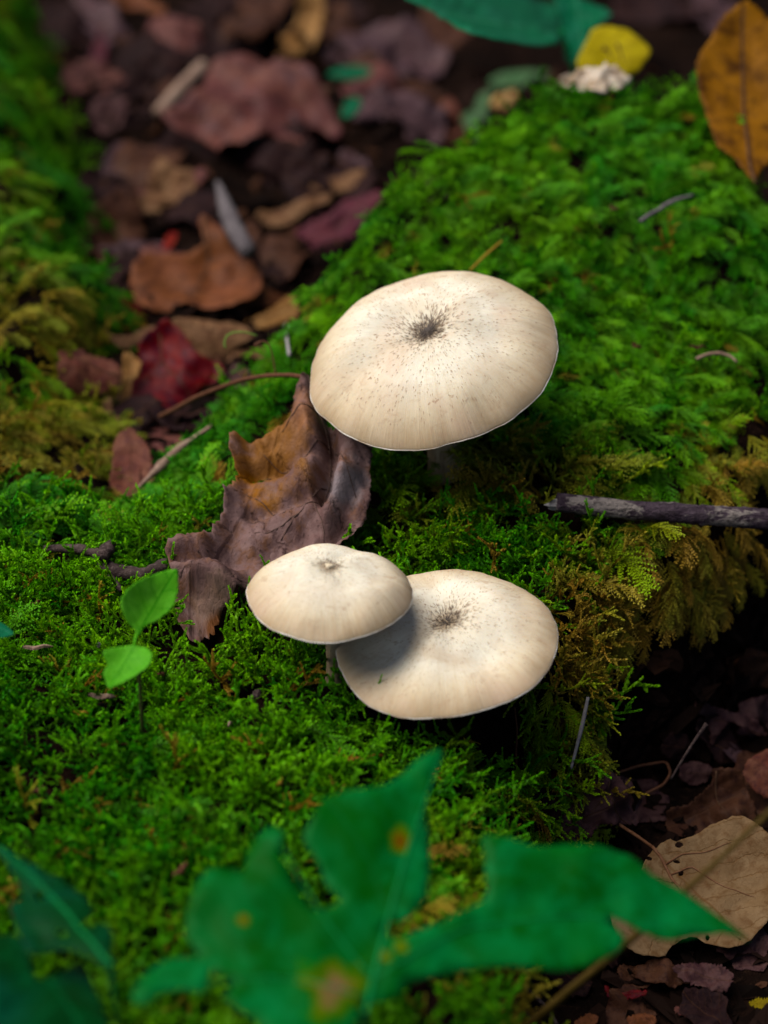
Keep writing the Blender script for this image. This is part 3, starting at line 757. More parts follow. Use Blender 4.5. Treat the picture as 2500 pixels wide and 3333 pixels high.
def fgmat(name, c1, c2, c3, patches):
    mt = leaf_mat(name, c1, c2, c3, vein=(0.02, 0.22, 0.07), veinamt=0.35, nveins=5, spots=0.0, rough=0.45, spec=0.14, trans=0.3, bump=0.25, scale=0.7)
    z = []
    for (x, y, r, inner) in patches:
        z.append((x, y, r, (0.20, 0.22, 0.03), 0.75))
        if inner: z.append((x, y, r*0.6, inner, 1.0))
    return add_zones(mt, z)
def with_pxy(Lf):
    """stores where on the leaf each point lies (thousandths), for the coloured zones"""
    o = Lf.root if Lf.root.type == 'MESH' else [c for c in Lf.root.children if c.name.startswith('blade')][0]
    me = o.data; n = len(me.vertices); c = np.empty(n*3); me.vertices.foreach_get('co', c); c = c.reshape(-1, 3)/S
    org = np.array(Lf.root.location)/S if Lf.root.type == 'MESH' else np.array(Lf.root['_o'])
    W = c+org-CC; t = W@CD; X = 1250+W[:, 0]/t*FPX; Y = 1666.5-(W@CU)/t*FPX
    a = me.attributes.new('pxy', 'FLOAT_VECTOR', 'POINT'); a.data.foreach_set('vector', np.stack([X/1000, Y/1000, 0*X], 1).astype(np.float32).ravel())
RIB = simple_mat('leaf_vein_brown', (0.06, 0.030, 0.020), (0.12, 0.07, 0.045), 500)
RIBH = simple_mat('leaf_vein_dull_brown', (0.075, 0.045, 0.038), (0.14, 0.09, 0.075), 500)
RIBT = simple_mat('leaf_vein_tan', (0.13, 0.06, 0.035), (0.20, 0.11, 0.07), 500)
RIBG = simple_mat('leaf_vein_green', (0.02, 0.20, 0.06), (0.03, 0.25, 0.08), 500)

# the large curled leaf between the mushrooms
def hero_shape(s, w, q):
    x, y = q[:, 0], q[:, 1]; h = 0*x
    # fold running down from the tip, dark valley right of it, raised right wing
    fx = np.interp(y, [1265, 1400, 1480, 1560, 1640, 1750], [1035, 1065, 1075, 1062, 1055, 1000])
    dx = (x-fx)
    h += 0.75*np.exp(-((dx+45)/70.0)**2)*sstep((1760-y)/220) - 0.95*np.exp(-((dx-8)/26.0)**2)*sstep((1720-y)/150)
    h += 0.40*np.exp(-((dx-75)/45.0)**2)*sstep((1780-y)/150)
    # left lobe edge rolls up towards the camera
    ex = np.interp(y, [1440, 1500, 1600, 1700, 1790], [770, 775, 760, 720, 700])
    h += 0.9*sstep((ex+60-x)/90)*sstep((y-1420)/40)*sstep((1900-y)/60)
    # lower roll (the tube-like lower end)
    h += 1.1*np.exp(-((y-1925-0.15*(x-650))/55.0)**2)*sstep((860-x)/120) - 0.9*sstep((y-2000)/60)
    h += -0.35*np.exp(-((y-1790+0.35*(x-900))/40.0)**2)
    # lateral folds
    for (xa, ya, xb, yb, am, wd) in ((1060, 1500, 800, 1560, -0.40, 22), (1065, 1620, 800, 1690, -0.38, 20), (1010, 1400, 830, 1470, 0.30, 26), (1140, 1560, 1010, 1780, 0.30, 30), (1190, 1560, 1080, 1760, -0.28, 16)):
        L = math.hypot(xb-xa, yb-ya); ux, uy = (xb-xa)/L, (yb-ya)/L; tt = (x-xa)*ux+(y-ya)*uy; dd = -(x-xa)*uy+(y-ya)*ux
        h += am*np.exp(-(dd/wd)**2)*sstep((tt+20)/40)*sstep((L+30-tt)/60)
    rid = 1-np.abs(fbm(x/55.0+3, y/90.0, 2)); h += 0.13*rid**3 + 0.08*(1-np.abs(fbm(x/22.0, y/30.0+5, 2)))**3
    h += 0.22*np.exp(-((y-1950)/80.0)**2)*sstep((840-x)/80)*(1-np.abs(fbm((x+0.5*y)/70.0, (y-0.3*x)/20.0, 2)))
    return h*1.0
hero_m = NT('dry_leaf_umber'); a = hero_m.attr('luv'); v = a.outputs['Vector']
LM_hero = leaf_mat('dry_leaf_umber_blade', (0.105, 0.064, 0.060), (0.175, 0.118, 0.112), (0.13, 0.072, 0.05), vein=(0.045, 0.024, 0.02), veinamt=0.40, nveins=4, slope=0.6, rough=0.62, trans=0.08, scale=1.5, spots=0.9, bump=1.0, spec=0.28, net_amt=0.12, gloss_noise=0.15)
bpy.data.materials.remove(hero_m.m)
add_zones(LM_hero, [(830, 1500, 150, (0.19, 0.095, 0.038), 0.75), (960, 1420, 90, (0.19, 0.10, 0.05), 0.65), (1000, 1340, 60, (0.26, 0.14, 0.09), 0.7), (800, 1600, 60, (0.22, 0.10, 0.035), 0.6), (1130, 1590, 70, (0.17, 0.15, 0.16), 0.7), (700, 1990, 90, (0.20, 0.14, 0.11), 0.6), (700, 2045, 45, (0.10, 0.04, 0.015), 0.8)])  # grey zone on the right wing is a sheen painted into the colour
hl = leaf('dry_leaf', 'large curled brown dry leaf leaning between the largest and the small mushroom', 'dead leaf', heroP, LM_hero,
     planepts=[(650, 1990, 60.6), (1015, 1265, 65.0), (1180, 1600, 62.3)], axis=((1015, 1265), (640, 1990)), crumple=0.15, cscale=1.4, jag=2.4, res=80, shape=hero_shape, seed=4, drape=True,
     rib=[T(3, [(1345,485),(1380,600),(1415,690),(1425,800),(1410,900),(1390,960),(1330,1020),(1210,1130)]), T(3, [(1405,900),(1330,1000),(1200,1035),(1060,1050)]), T(3, [(1420,740),(1330,820),(1210,830),(1130,790)]),
          T(3, [(1430,720),(1480,800),(1520,900),(1540,960)]), T(3, [(1385,640),(1310,680),(1230,720)]), T(3, [(1360,1000),(1400,1080),(1400,1150)]), T(3, [(1300,1050),(1180,1110),(1080,1120)]), T(3, [(1200,1035),(1130,980),(1070,960)]), T(3, [(1230,835),(1150,880),(1080,880)])], rib_r=0.038, ribmat=RIBH, thick=0.012, clear=0.5); with_pxy(hl)

# dead-leaf surfaces; litter colours darkened in place of the shade over them
LM = {
 'mauve': leaf_mat('dead_leaf_mauve', (0.131, 0.051, 0.049), (0.187, 0.082, 0.067), (0.094, 0.044, 0.049), spots=0.4, rough=0.5, spec=0.25),
 'greymauve': leaf_mat('dead_leaf_grey_mauve', (0.081, 0.046, 0.055), (0.122, 0.070, 0.074), (0.044, 0.026, 0.033), rough=0.5, spec=0.25),
 'pinkbrown': leaf_mat('dead_leaf_pink_brown', (0.154, 0.055, 0.043), (0.208, 0.095, 0.067), (0.093, 0.034, 0.034), rough=0.5),
 'crimson': leaf_mat('dead_leaf_crimson', (0.097, 0.003, 0.011), (0.171, 0.016, 0.016), (0.050, 0.009, 0.019), rough=0.45, spec=0.3),
 'magenta': leaf_mat('dead_leaf_magenta', (0.095, 0.026, 0.040), (0.140, 0.048, 0.060), (0.050, 0.018, 0.026), rough=0.5),
 'orangebrown': leaf_mat('dead_leaf_orange_brown', (0.170, 0.068, 0.034), (0.250, 0.105, 0.065), (0.095, 0.038, 0.026), rough=0.5),
 'red': leaf_mat('dead_leaf_red', (0.200, 0.022, 0.026), (0.280, 0.060, 0.045), (0.110, 0.018, 0.022)),
 'tan': leaf_mat('dead_leaf_tan', (0.310, 0.165, 0.075), (0.380, 0.225, 0.110), (0.220, 0.105, 0.045), rough=0.55),
 'beige': leaf_mat('dead_leaf_beige', (0.195, 0.106, 0.063), (0.250, 0.147, 0.086), (0.127, 0.061, 0.037), rough=0.55),
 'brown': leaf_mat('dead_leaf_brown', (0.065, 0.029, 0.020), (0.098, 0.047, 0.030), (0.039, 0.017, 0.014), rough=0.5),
 'purple': leaf_mat('dead_leaf_purple_brown', (0.080, 0.038, 0.040), (0.116, 0.064, 0.061), (0.040, 0.018, 0.023), rough=0.5, spots=0.6),
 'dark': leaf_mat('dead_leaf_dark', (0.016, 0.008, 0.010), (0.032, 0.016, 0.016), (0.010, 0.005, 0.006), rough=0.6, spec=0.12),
 'pale': leaf_mat('dead_leaf_pale_tan', (0.200, 0.128, 0.072), (0.250, 0.168, 0.100), (0.150, 0.086, 0.045), vein=(0.16, 0.085, 0.04), veinamt=0.7, nveins=6, slope=0.6, spots=0.5, spotcol=(0.09, 0.05, 0.03), scale=1.1, rough=0.6),
 'orange': leaf_mat('autumn_leaf_orange', (0.220, 0.085, 0.006), (0.330, 0.135, 0.008), (0.085, 0.030, 0.005), vein=(0.07, 0.03, 0.012), veinamt=0.7, nveins=8, slope=0.9, spots=0.7, trans=0.15, scale=0.9),
 'yellow': leaf_mat('autumn_leaf_yellow', (0.560, 0.430, 0.010), (0.620, 0.500, 0.016), (0.430, 0.330, 0.010), vein=(0.36, 0.26, 0.02), veinamt=0.8, spots=0.4, spotcol=(0.2, 0.1, 0.02), trans=0.25),
 'dullyellow': leaf_mat('leaf_scrap_yellow', (0.24, 0.18, 0.02), (0.30, 0.23, 0.03), (0.16, 0.11, 0.02), spots=0.5),
 'green': leaf_mat('green_leaf_teal', (0.010, 0.140, 0.062), (0.018, 0.200, 0.085), (0.030, 0.190, 0.110), vein=(0.07, 0.30, 0.17), veinamt=0.8, spots=0.1, rough=0.45, spec=0.15, trans=0.2, bump=0.3),
 'sage': leaf_mat('green_leaf_sage', (0.060, 0.140, 0.060), (0.090, 0.180, 0.080), (0.110, 0.150, 0.090), vein=(0.12, 0.2, 0.1), spots=0.2, rough=0.45),
 'seed': leaf_mat('seedling_leaf_green', (0.130, 0.430, 0.050), (0.160, 0.490, 0.065), (0.110, 0.390, 0.045), vein=(0.040, 0.26, 0.02), veinamt=0.95, nveins=4, slope=0.7, spots=0.08, rough=0.45, trans=0.35, bump=0.25),
}
def dl(label, crop, pts, mat, name='dead_leaf', cat='dead leaf', yoff=0, **kw):
    q = T(crop, [(a, b+yoff) for a, b in pts]); kw.setdefault('seed', int(abs(q[0][0]*3+q[0][1])) % 997)
    return leaf(name, label, cat, q, LM[mat], **kw)

# --- blurred hollow behind, left of the mound
dl('broad mauve-brown dead leaf lying flat in the hollow', 1, [(720,600),(780,560),(830,520),(900,440),(910,360),(980,315),(1100,305),(1250,315),(1340,320),(1390,400),(1430,460),(1490,590),(1450,620),(1380,650),(1300,690),(1210,650),(1110,700),(1040,720),(960,745),(930,690),(880,640),(800,650)], 'mauve', lift=1.3, tilt=0.35, crumple=1.5, cscale=0.42, bend=(0.2, 0.5), rib=[T(1, [(760,590),(950,540),(1150,470),(1340,400)])], rib_r=0.05, ribmat=RIB)
dl('grey mauve dead leaf under the teal leaf', 1, [(1390,290),(1430,200),(1520,130),(1640,100),(1800,120),(1960,220),(1900,330),(1760,360),(1650,330),(1550,350),(1450,330)], 'greymauve', lift=1.0, tilt=0.3, crumple=1.3, cscale=0.42)
dl('grey-pink dead leaf against the foot of the mound', 1, [(1490,570),(1540,510),(1570,420),(1650,380),(1760,400),(1900,470),(1925,560),(1890,650),(1800,640),(1700,560),(1600,570)], 'greymauve', lift=1.2, tilt=0.4, crumple=1.2, cscale=0.5)
dl('rust-coloured upright leaf scrap beside the mound top', 2, [(240,440),(290,410),(330,500),(355,590),(300,610),(260,570)], 'pinkbrown', lift=0.6, tilt=0.6, crumple=0.3)
dl('golden tan curled leaf standing in the dark hollow', 1, [(1265,-40),(1290,40),(1280,100),(1240,150),(1200,170),(1230,230),(1180,260),(1200,295),(1280,290),(1340,240),(1380,160),(1400,80),(1395,-40)], 'tan', lift=1.2, tilt=0.6, bend=(0.2, 1.5), crumple=0.4)
dl('dark purple leaf strip beside the shadowed bank', 1, [(370,280),(400,200),(440,110),(465,200),(455,330),(400,350)], 'magenta', lift=0.5, tilt=0.4, crumple=0.4)
dl('dull purple crumpled leaf below the dark purple strip', 1, [(390,420),(450,390),(540,400),(562,470),(520,560),(440,580),(390,530)], 'purple', lift=0.5, tilt=0.4, crumple=0.6)
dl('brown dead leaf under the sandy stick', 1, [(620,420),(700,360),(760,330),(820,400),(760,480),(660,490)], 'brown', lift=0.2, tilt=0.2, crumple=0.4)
dl('tan-brown lobed leaf with ragged lower edge', 1, [(590,890),(640,830),(650,760),(700,680),(760,760),(840,770),(850,840),(800,900),(750,880),(690,920),(640,930)], 'beige', lift=1.0, tilt=0.5, crumple=0.9, cscale=0.6)
dl('pale mauve crumpled leaf beside the tan-brown lobed one', 1, [(420,760),(470,660),(540,620),(620,640),(600,720),(520,800),(470,850),(410,880)], 'greymauve', lift=0.4, tilt=0.3, crumple=0.5)
dl('large orange-brown leaf heap under the grey pointed stick', 1, [(590,1180),(640,1120),(740,1090),(830,1080),(890,1040),(860,960),(880,935),(950,990),(1010,1080),(1080,1130),(1130,1190),(1140,1290),(1090,1370),(980,1390),(900,1380),(800,1350),(740,1390),(680,1400),(600,1370),(565,1260)], 'orangebrown', lift=1.5, tilt=0.5, crumple=1.1, cscale=0.34, bend=(0.2, 0.5), rib=[T(1, [(880,950),(900,1100),(860,1250),(820,1340)])], rib_r=0.05, ribmat=RIB)
dl('rust-orange leaf lobe leaning on the grey pointed stick', 1, [(850,950),(900,940),(960,990),(1020,1080),(1110,1150),(1060,1200),(960,1180),(900,1080)], 'pinkbrown', lift=2.0, tilt=0.6, crumple=0.4)
dl('thin red leaf sliver beside the orange-brown heap', 1, [(650,1150),(690,1080),(730,990),(770,1000),(750,1060),(700,1110)], 'red', lift=0.7, tilt=0.4, crumple=0.2)
dl('narrow brown leaf strip across the hollow', 1, [(1090,940),(1170,990),(1250,970),(1380,895),(1440,870),(1420,835),(1300,880),(1200,915)], 'beige', lift=0.7, tilt=0.4, crumple=0.3, bend=(0, 2))
dl('long brown leaf strip with a blue-grey sheen, above another strip', 1, [(1280,835),(1400,780),(1500,740),(1590,735),(1565,800),(1460,840),(1350,855)], 'beige', lift=0.7, tilt=0.4, crumple=0.3)
dl('dull magenta leaf half hidden behind the mossy edge', 1, [(1270,1010),(1330,960),(1420,920),(1470,860),(1600,810),(1660,830),(1640,900),(1560,960),(1490,1100),(1400,1090),(1330,1070)], 'magenta', lift=0.8, tilt=0.4, crumple=0.5)
dl('small teal leaf lying on a grey mauve leaf', 1, [(1410,320),(1470,290),(1550,285),(1615,300),(1590,340),(1510,350),(1440,345)], 'green', name='green_leaf', cat='leaf', lift=1.8, tilt=0.4, crumple=0.1)
dl('teal leaf scrap beside the broad mauve-brown leaf', 1, [(1470,500),(1490,440),(1550,415),(1565,450),(1530,500),(1490,515)], 'green', name='green_leaf', cat='leaf', lift=1.2, tilt=0.4, crumple=0.2)
dl('blue-grey glossy leaf scrap in the dark hollow', 1, [(720,60),(780,80),(830,130),(845,190),(800,230),(770,170)], 'greymauve', lift=0.5, tilt=0.2, crumple=0.3)
dl('orange-brown leaf edge at the back of the dark hollow', 1, [(460,-30),(600,-40),(680,10),(730,60),(700,80),(620,40),(520,35)], 'orangebrown', lift=0.7, tilt=0.4, crumple=0.3)
dl('orange flat leaf touching the edge of the mound', 3, [(1050,200),(1130,170),(1200,120),(1250,80),(1290,110),(1290,170),(1230,210),(1130,230),(1090,240)], 'tan', lift=0.6, tilt=0.4, crumple=0.2, rib=[T(3, [(1060,210),(1150,190),(1280,120)])], ribmat=RIBT)
dl('brown-orange leaf behind the beige curled one', 3, [(960,60),(1040,40),(1150,40),(1240,80),(1200,140),(1100,180),(1000,170),(950,120)], 'orangebrown', lift=0.3, tilt=0.3, crumple=0.4)
dl('dark crimson leaf shadowed behind the pink-brown jagged leaf', 3, [(440,120),(520,90),(640,130),(640,180),(540,200),(560,250),(500,260),(470,190)], 'crimson', lift=0.3, tilt=0.3, crumple=0.3)
dl('pink-brown jagged leaf beside the yellowed moss', 3, [(250,320),(260,360),(240,400),(260,460),(270,500),(280,540),(330,535),(390,510),(440,510),(500,480),(520,430),(500,370),(460,350),(400,330),(370,300),(340,280),(320,310)], 'pinkbrown', lift=2.4, tilt=0.6, crumple=0.30, cscale=0.7, jag=4, res=34, bend=(0, -1.0), rib=[T(3, [(510,440),(420,400),(330,350),(260,340)])], ribmat=RIB)
dl('crimson crumpled leaf in the middle of the leaf pile', 3, [(560,470),(600,380),(600,300),(650,240),(720,200),(780,250),(860,350),(960,380),(980,430),(900,470),(850,510),(830,580),(790,610),(690,600),(600,590),(570,540)], 'crimson', lift=1.6, tilt=0.55, crumple=0.9, cscale=0.42, res=40, rib=[T(3, [(690,250),(700,380),(780,470),(840,540)]), T(3, [(700,380),(620,440),(590,480)])], ribmat=RIB)
dl('beige curled leaf tip above the crimson leaf', 3, [(440,230),(500,260),(560,260),(620,230),(670,215),(660,250),(600,290),(560,320),(510,310),(470,270)], 'beige', lift=1.9, tilt=0.6, bend=(0.4, 0), crumple=0.15)
dl('beige-brown rolled leaf resting on the crimson leaf', 3, [(740,170),(790,145),(870,155),(960,170),(1040,180),(1080,230),(1100,260),(1040,290),(960,330),(880,350),(830,320),(800,270),(750,230)], 'beige', lift=1.5, tilt=0.5, bend=(0, -2.0), crumple=0.25, res=34, rib=[T(3, [(760,180),(900,230),(1080,250)])], ribmat=RIB)
dl('narrow tan leaf strip hanging left of the crimson leaf', 3, [(530,330),(580,335),(612,380),(600,430),(570,460),(560,540),(570,600),(530,610),(520,540),(530,440)], 'tan', lift=1.9, tilt=0.6, crumple=0.2, bend=(0.0, 3))
dl('forked tan leaf scrap below the crimson leaf', 3, [(430,510),(480,515),(490,580),(540,620),(600,600),(650,640),(610,660),(540,680),(490,650),(450,580)], 'beige', lift=1.1, tilt=0.5, crumple=0.25)
dl('brown crumpled leaf at the bottom of the leaf pile', 3, [(490,690),(560,630),(640,720),(660,810),(670,880),(600,940),(520,960),(470,890),(480,810)], 'pinkbrown', lift=1.1, tilt=0.5, crumple=0.35, cscale=0.7, res=32)
dl('brown leaf corner behind the arched stem', 3, [(945,385),(1010,330),(1100,290),(1160,300),(1170,350),(1130,370),(1050,335),(980,390)], 'beige', lift=0.5, tilt=0.5, crumple=0.2)
dl('small purple leaf under the arched stem', 3, [(980,440),(1010,380),(1060,400),(1100,430),(1120,520),(1050,560),(970,540),(1000,490)], 'purple', lift=0.5, tilt=0.5, crumple=0.3)

# --- top edge
dl('broad teal green leaf hanging above the mound top', 2, [(40,-60),(110,0),(200,60),(300,120),(380,165),(480,205),(570,225),(660,220),(740,205),(765,185),(775,130),(760,60),(690,40),(620,10),(560,-60)], 'green', name='green_leaf', cat='leaf', planepts=[(1600, 60, 82), (1800, 150, 81), (1500, 0, 84)], drape=False, crumple=0.2, cscale=0.5, bend=(0.0, 0.15), jag=1, rib=[T(2, [(80,-30),(300,60),(520,120),(760,130)])], ribmat=RIBG, petiole=[(1825, 95, 82.2), (1850, 160, 82.6), (1866, 235, 83.0), (1872, 300, 83.0)], pet_r=0.06)
dl('teal green leaf folded behind the yellow leaf', 2, [(700,-60),(760,60),(770,180),(780,250),(820,290),(860,230),(890,140),(950,95),(985,80),(940,40),(850,0),(800,-60)], 'green', name='green_leaf', cat='leaf', planepts=[(1850, 180, 84.5), (1900, 60, 86), (1830, 40, 86)], drape=False, crumple=0.2, jag=1, bend=(0, 0.5), petiole=[(1862, 215, 84.3), (1870, 260, 84.0), (1876, 310, 83.5)], pet_r=0.06)
dl('bright yellow leaf behind the top of the mound', 2, [(830,265),(850,220),(890,140),(900,110),(950,85),(1000,80),(1050,95),(1090,140),(1140,190),(1155,215),(1110,270),(1040,300),(950,310),(860,310)], 'yellow', name='yellow_leaf', cat='leaf', planepts=[(1930, 215, 80.3), (1980, 80, 81.6), (2080, 200, 80.5)], drape=False, crumple=0.2, cscale=0.6, bend=(0, -0.6), jag=1, rib=[T(2, [(880,280),(970,180),(1050,100)])], ribmat=simple_mat('leaf_vein_yellow', (0.45, 0.33, 0.03), (0.5, 0.38, 0.05)))
dl('grey-green leaf curling over the mound edge', 2, [(425,395),(450,350),(500,310),(560,295),(640,305),(725,310),(690,345),(640,365),(590,385),(520,388),(440,402)], 'sage', name='green_leaf', cat='leaf', lift=0.8, tilt=0.5, crumple=0.15, bend=(0, -1))
dl('drooping grey-green leaf strip on the mound edge', 2, [(405,640),(395,540),(395,450),(420,400),(475,395),(450,470),(435,560),(425,650)], 'sage', name='green_leaf', cat='leaf', lift=0.7, tilt=0.6, crumple=0.15)
dl('pale grey-green leaf scrap below the drooping strip', 2, [(330,500),(380,470),(410,520),(405,600),(370,590)], 'sage', name='green_leaf', cat='leaf', lift=1.0, tilt=0.6, crumple=0.15)
dl('orange autumn leaf standing at the right shoulder of the mound', 2, [(1545,55),(1600,80),(1640,110),(1700,140),(1750,220),(1770,400),(1745,600),(1690,710),(1630,745),(1605,790),(1590,835),(1565,800),(1540,760),(1490,700),(1430,660),(1415,600),(1400,540),(1380,480),(1360,420),(1345,350),(1350,270),(1380,220),(1410,180),(1440,120),(1490,85)], 'orange', name='autumn_leaf', cat='leaf', planepts=[(2448, 628, 72.2), (2400, 60, 76.5), (2280, 330, 74.2)], axis=T(2, [(1590,835),(1535,70)]), drape=False, crumple=0.18, cscale=0.6, bend=(0.25, 0.5), jag=2.0, res=40, rib=[T(2, [(1590,835),(1570,750),(1555,500),(1545,250),(1535,80)])], rib_r=0.045, ribmat=RIB)

# --- lower right litter
dl('tan holed leaf with a long petiole below the hanging moss', 8, [(1130,480),(1190,420),(1230,400),(1270,410),(1350,390),(1420,360),(1490,340),(1560,345),(1620,380),(1680,440),(1740,540),(1710,660),(1660,760),(1610,810),(1560,850),(1490,875),(1400,862),(1340,828),(1280,845),(1240,870),(1210,930),(1100,930),(1010,885),(985,800),(960,710),(1000,660),(1100,560)], 'pale',
   lift=1.3, tilt=0.25, crumple=0.35, cscale=0.6, bend=(0.1, 0.25), jag=1.2, res=48, axis=T(8, [(1180,450),(1560,820)]),
   holes=[ellipse(*T(8, [(1285,530)])[0], 11, 7, -0.8), ellipse(*T(8, [(1265,485)])[0], 12, 5, 0.1), ellipse(*T(8, [(1275,425)])[0], 12, 8, 0.1), ellipse(*T(8, [(1398,826)])[0], 8, 13, 0), ellipse(*T(8, [(1140,478)])[0], 14, 6, 0.2)],
   rib=[T(8, [(1160,430),(1210,490),(1250,570),(1330,650),(1430,740),(1540,830)]), T(8, [(1215,495),(1290,455),(1400,455),(1500,430)]), T(8, [(1235,540),(1330,500),(1370,530),(1480,600),(1600,640)]), T(8, [(1250,575),(1190,560),(1130,590)])], rib_r=0.05, ribmat=RIBT,
   petiole=[(x, y, float(hit(x, y, 1.2))) for x, y in T(8, [(650,180),(700,180),(780,200),(870,240),(950,290),(1010,330),(1090,380),(1160,430)])], pet_r=0.055)
dl('purple-brown crumpled leaf under the long petiole', 8, [(690,350),(740,300),(800,240),(830,190),(860,140),(920,110),(960,90),(990,120),(1010,150),(1060,130),(1070,170),(1040,210),(1060,260),(1090,280),(1090,330),(1030,330),(980,330),(900,320),(870,390),(800,400),(740,390)], 'purple', lift=1.0, tilt=0.55, crumple=0.8, cscale=0.8, jag=2.5, res=50, rib=[T(8, [(930,190),(1000,290),(1050,330)]), T(8, [(950,120),(930,190),(850,300)])], ribmat=RIB)
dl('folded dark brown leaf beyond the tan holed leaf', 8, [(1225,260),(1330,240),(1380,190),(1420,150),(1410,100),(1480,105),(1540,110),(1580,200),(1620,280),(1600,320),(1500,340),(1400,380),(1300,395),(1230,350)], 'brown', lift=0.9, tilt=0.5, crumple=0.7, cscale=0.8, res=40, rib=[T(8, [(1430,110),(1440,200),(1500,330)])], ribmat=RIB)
dl('reddish brown leaf overlapping the folded dark brown leaf', 8, [(1540,110),(1570,60),(1659,10),(1780,-20),(1800,180),(1740,220),(1659,225),(1600,190)], 'pinkbrown', lift=1.6, tilt=0.5, crumple=0.4, cscale=0.9)
dl('dim purple leaf arching in the shadow under the mound', 6, [(1330,760),(1400,790),(1500,815),(1600,850),(1650,900),(1640,930),(1560,890),(1500,860),(1450,900),(1430,980),(1410,930),(1400,850)], 'purple', lift=1.1, tilt=0.5, crumple=0.3)
dl('bluish glossy leaf in the shadow under the mound', 6, [(1460,960),(1500,940),(1560,990),(1590,1040),(1540,1050),(1480,1010)], 'greymauve', lift=0.5, tilt=0.3, crumple=0.3)
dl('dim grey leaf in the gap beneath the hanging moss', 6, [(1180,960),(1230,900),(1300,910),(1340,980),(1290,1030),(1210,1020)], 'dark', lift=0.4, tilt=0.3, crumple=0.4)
dl('dull purple leaf behind the thin dark stalk', 6, [(1270,1050),(1330,1030),(1420,1050),(1400,1120),(1330,1140),(1270,1110)], 'purple', lift=0.5, tilt=0.4, crumple=0.4)
dl('dark red leaf tucked under the moss edge', 6, [(680,1085),(780,1075),(880,1090),(850,1130),(790,1150),(720,1130)], 'crimson', lift=0.4, tilt=0.4, crumple=0.3)
dl('mauve torn leaf with a pale edge below the tan holed leaf', 8, [(1240,960),(1300,930),(1400,930),(1470,960),(1512,1000),(1490,1060),(1440,1070),(1350,1040),(1280,1010)], 'purple', lift=0.7, tilt=0.4, crumple=0.45, jag=3, res=34)
dl('crimson curled leaf sliver on the dark litter', 8, [(950,1020),(1000,1060),(1080,1040),(1140,1045),(1130,1068),(1040,1085),(970,1080)], 'crimson', lift=0.5, tilt=0.4, crumple=0.2)
dl('small pinkish leaf scrap on the dark litter', 8, [(1250,1130),(1290,1120),(1335,1150),(1310,1165),(1260,1155)], 'mauve', lift=0.3, tilt=0.3, crumple=0.2)
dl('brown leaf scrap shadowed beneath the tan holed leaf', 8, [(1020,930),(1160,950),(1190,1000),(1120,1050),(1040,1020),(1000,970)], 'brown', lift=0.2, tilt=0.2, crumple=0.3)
dl('orange-brown leaf scrap at the foot of the mossy slope', 8, [(820,1180),(880,1150),(930,1165),(900,1215),(840,1220)], 'orangebrown', lift=0.3, tilt=0.3, crumple=0.2)
dl('rusty brown leaf scrap on the dark litter', 8, [(1040,1170),(1120,1150),(1180,1170),(1160,1215),(1070,1220)], 'orangebrown', lift=0.3, tilt=0.3, crumple=0.2)
dl('small yellow leaf scrap on the dark litter', 8, [(1575,1100),(1620,1080),(1690,1090),(1690,1120),(1620,1130),(1585,1115)], 'dullyellow', name='yellow_leaf', cat='leaf', lift=0.4, tilt=0.4, crumple=0.2, jag=3)
dl('mauve leaf crumpled beside the dark twig', 8, [(560,1180),(600,1130),(650,1120),(690,1160),(680,1220),(600,1230)], 'purple', lift=0.4, tilt=0.4, crumple=0.3)

# ------------------------------------------------------------------ foreground plant leaves
FG = fgmat('lobed_leaf_green', (0.004, 0.125, 0.008), (0.014, 0.240, 0.060), (0.005, 0.110, 0.006),
           [(1303, 2740, 36, (0.20, 0.11, 0.04)), (790, 2993, 20, (0.22, 0.14, 0.05)), (1085, 3215, 90, (0.28, 0.17, 0.11)), (1305, 3075, 26, None), (1250, 3110, 22, None)])
fgA = T(7, [(1165,345),(1225,380),(1200,430),(1195,480),(1240,530),(1280,600),(1310,660),(1340,700),(1380,715),(1440,690),(1480,660),(1430,640),(1400,580),(1360,500),(1310,440),(1300,400),(1330,350),(1370,270),(1400,230),(1500,210),(1600,200)]) + \
      T(8, [(0,185),(60,140),(150,60),(235,10),(260,25),(240,80),(215,120),(185,200),(175,270),(180,340),(195,420),(205,500),(195,600),(170,670),(120,730),(60,765),(15,750),(0,780),(15,820),(70,830),(150,795),(250,760),(330,710),(440,650),(455,600),(440,540),(430,450),(410,395),(480,395),(560,410),(650,440),(800,430),(950,430),(1080,465),(1150,530),(1250,575),(1330,620),(1420,680),(1540,750),(1620,805),(1500,775),(1400,780),(1250,810),(1180,800),(1100,770),(1050,735),(985,705),(970,730),(1000,750),(1055,800),(1050,835),(1000,885),(920,920),(800,965),(640,955),(540,940),(400,950),(300,970),(130,1000),(60,1080),(0,1095)]) + \
      T(7, [(1590,1100),(1560,1130),(1540,1200),(1450,1330),(1250,1330),(1150,1260),(1080,1190),(1010,1140),(950,1090),(1000,1050),(1010,1000),(960,1000),(915,945),(905,1000),(900,1060),(860,1075),(790,1045),(700,1070),(620,1130),(565,1100),(575,1050),(620,985),(690,925),(770,895),(880,890),(835,845),(810,800),(805,700),(830,640),(840,600),(860,570),(900,525),(940,508),(1020,528),(1055,540),(1068,450),(1110,390)])
FGP = [(1250, 3080, 45.0), (1430, 2460, 48.0), (2440, 3020, 47.0)]
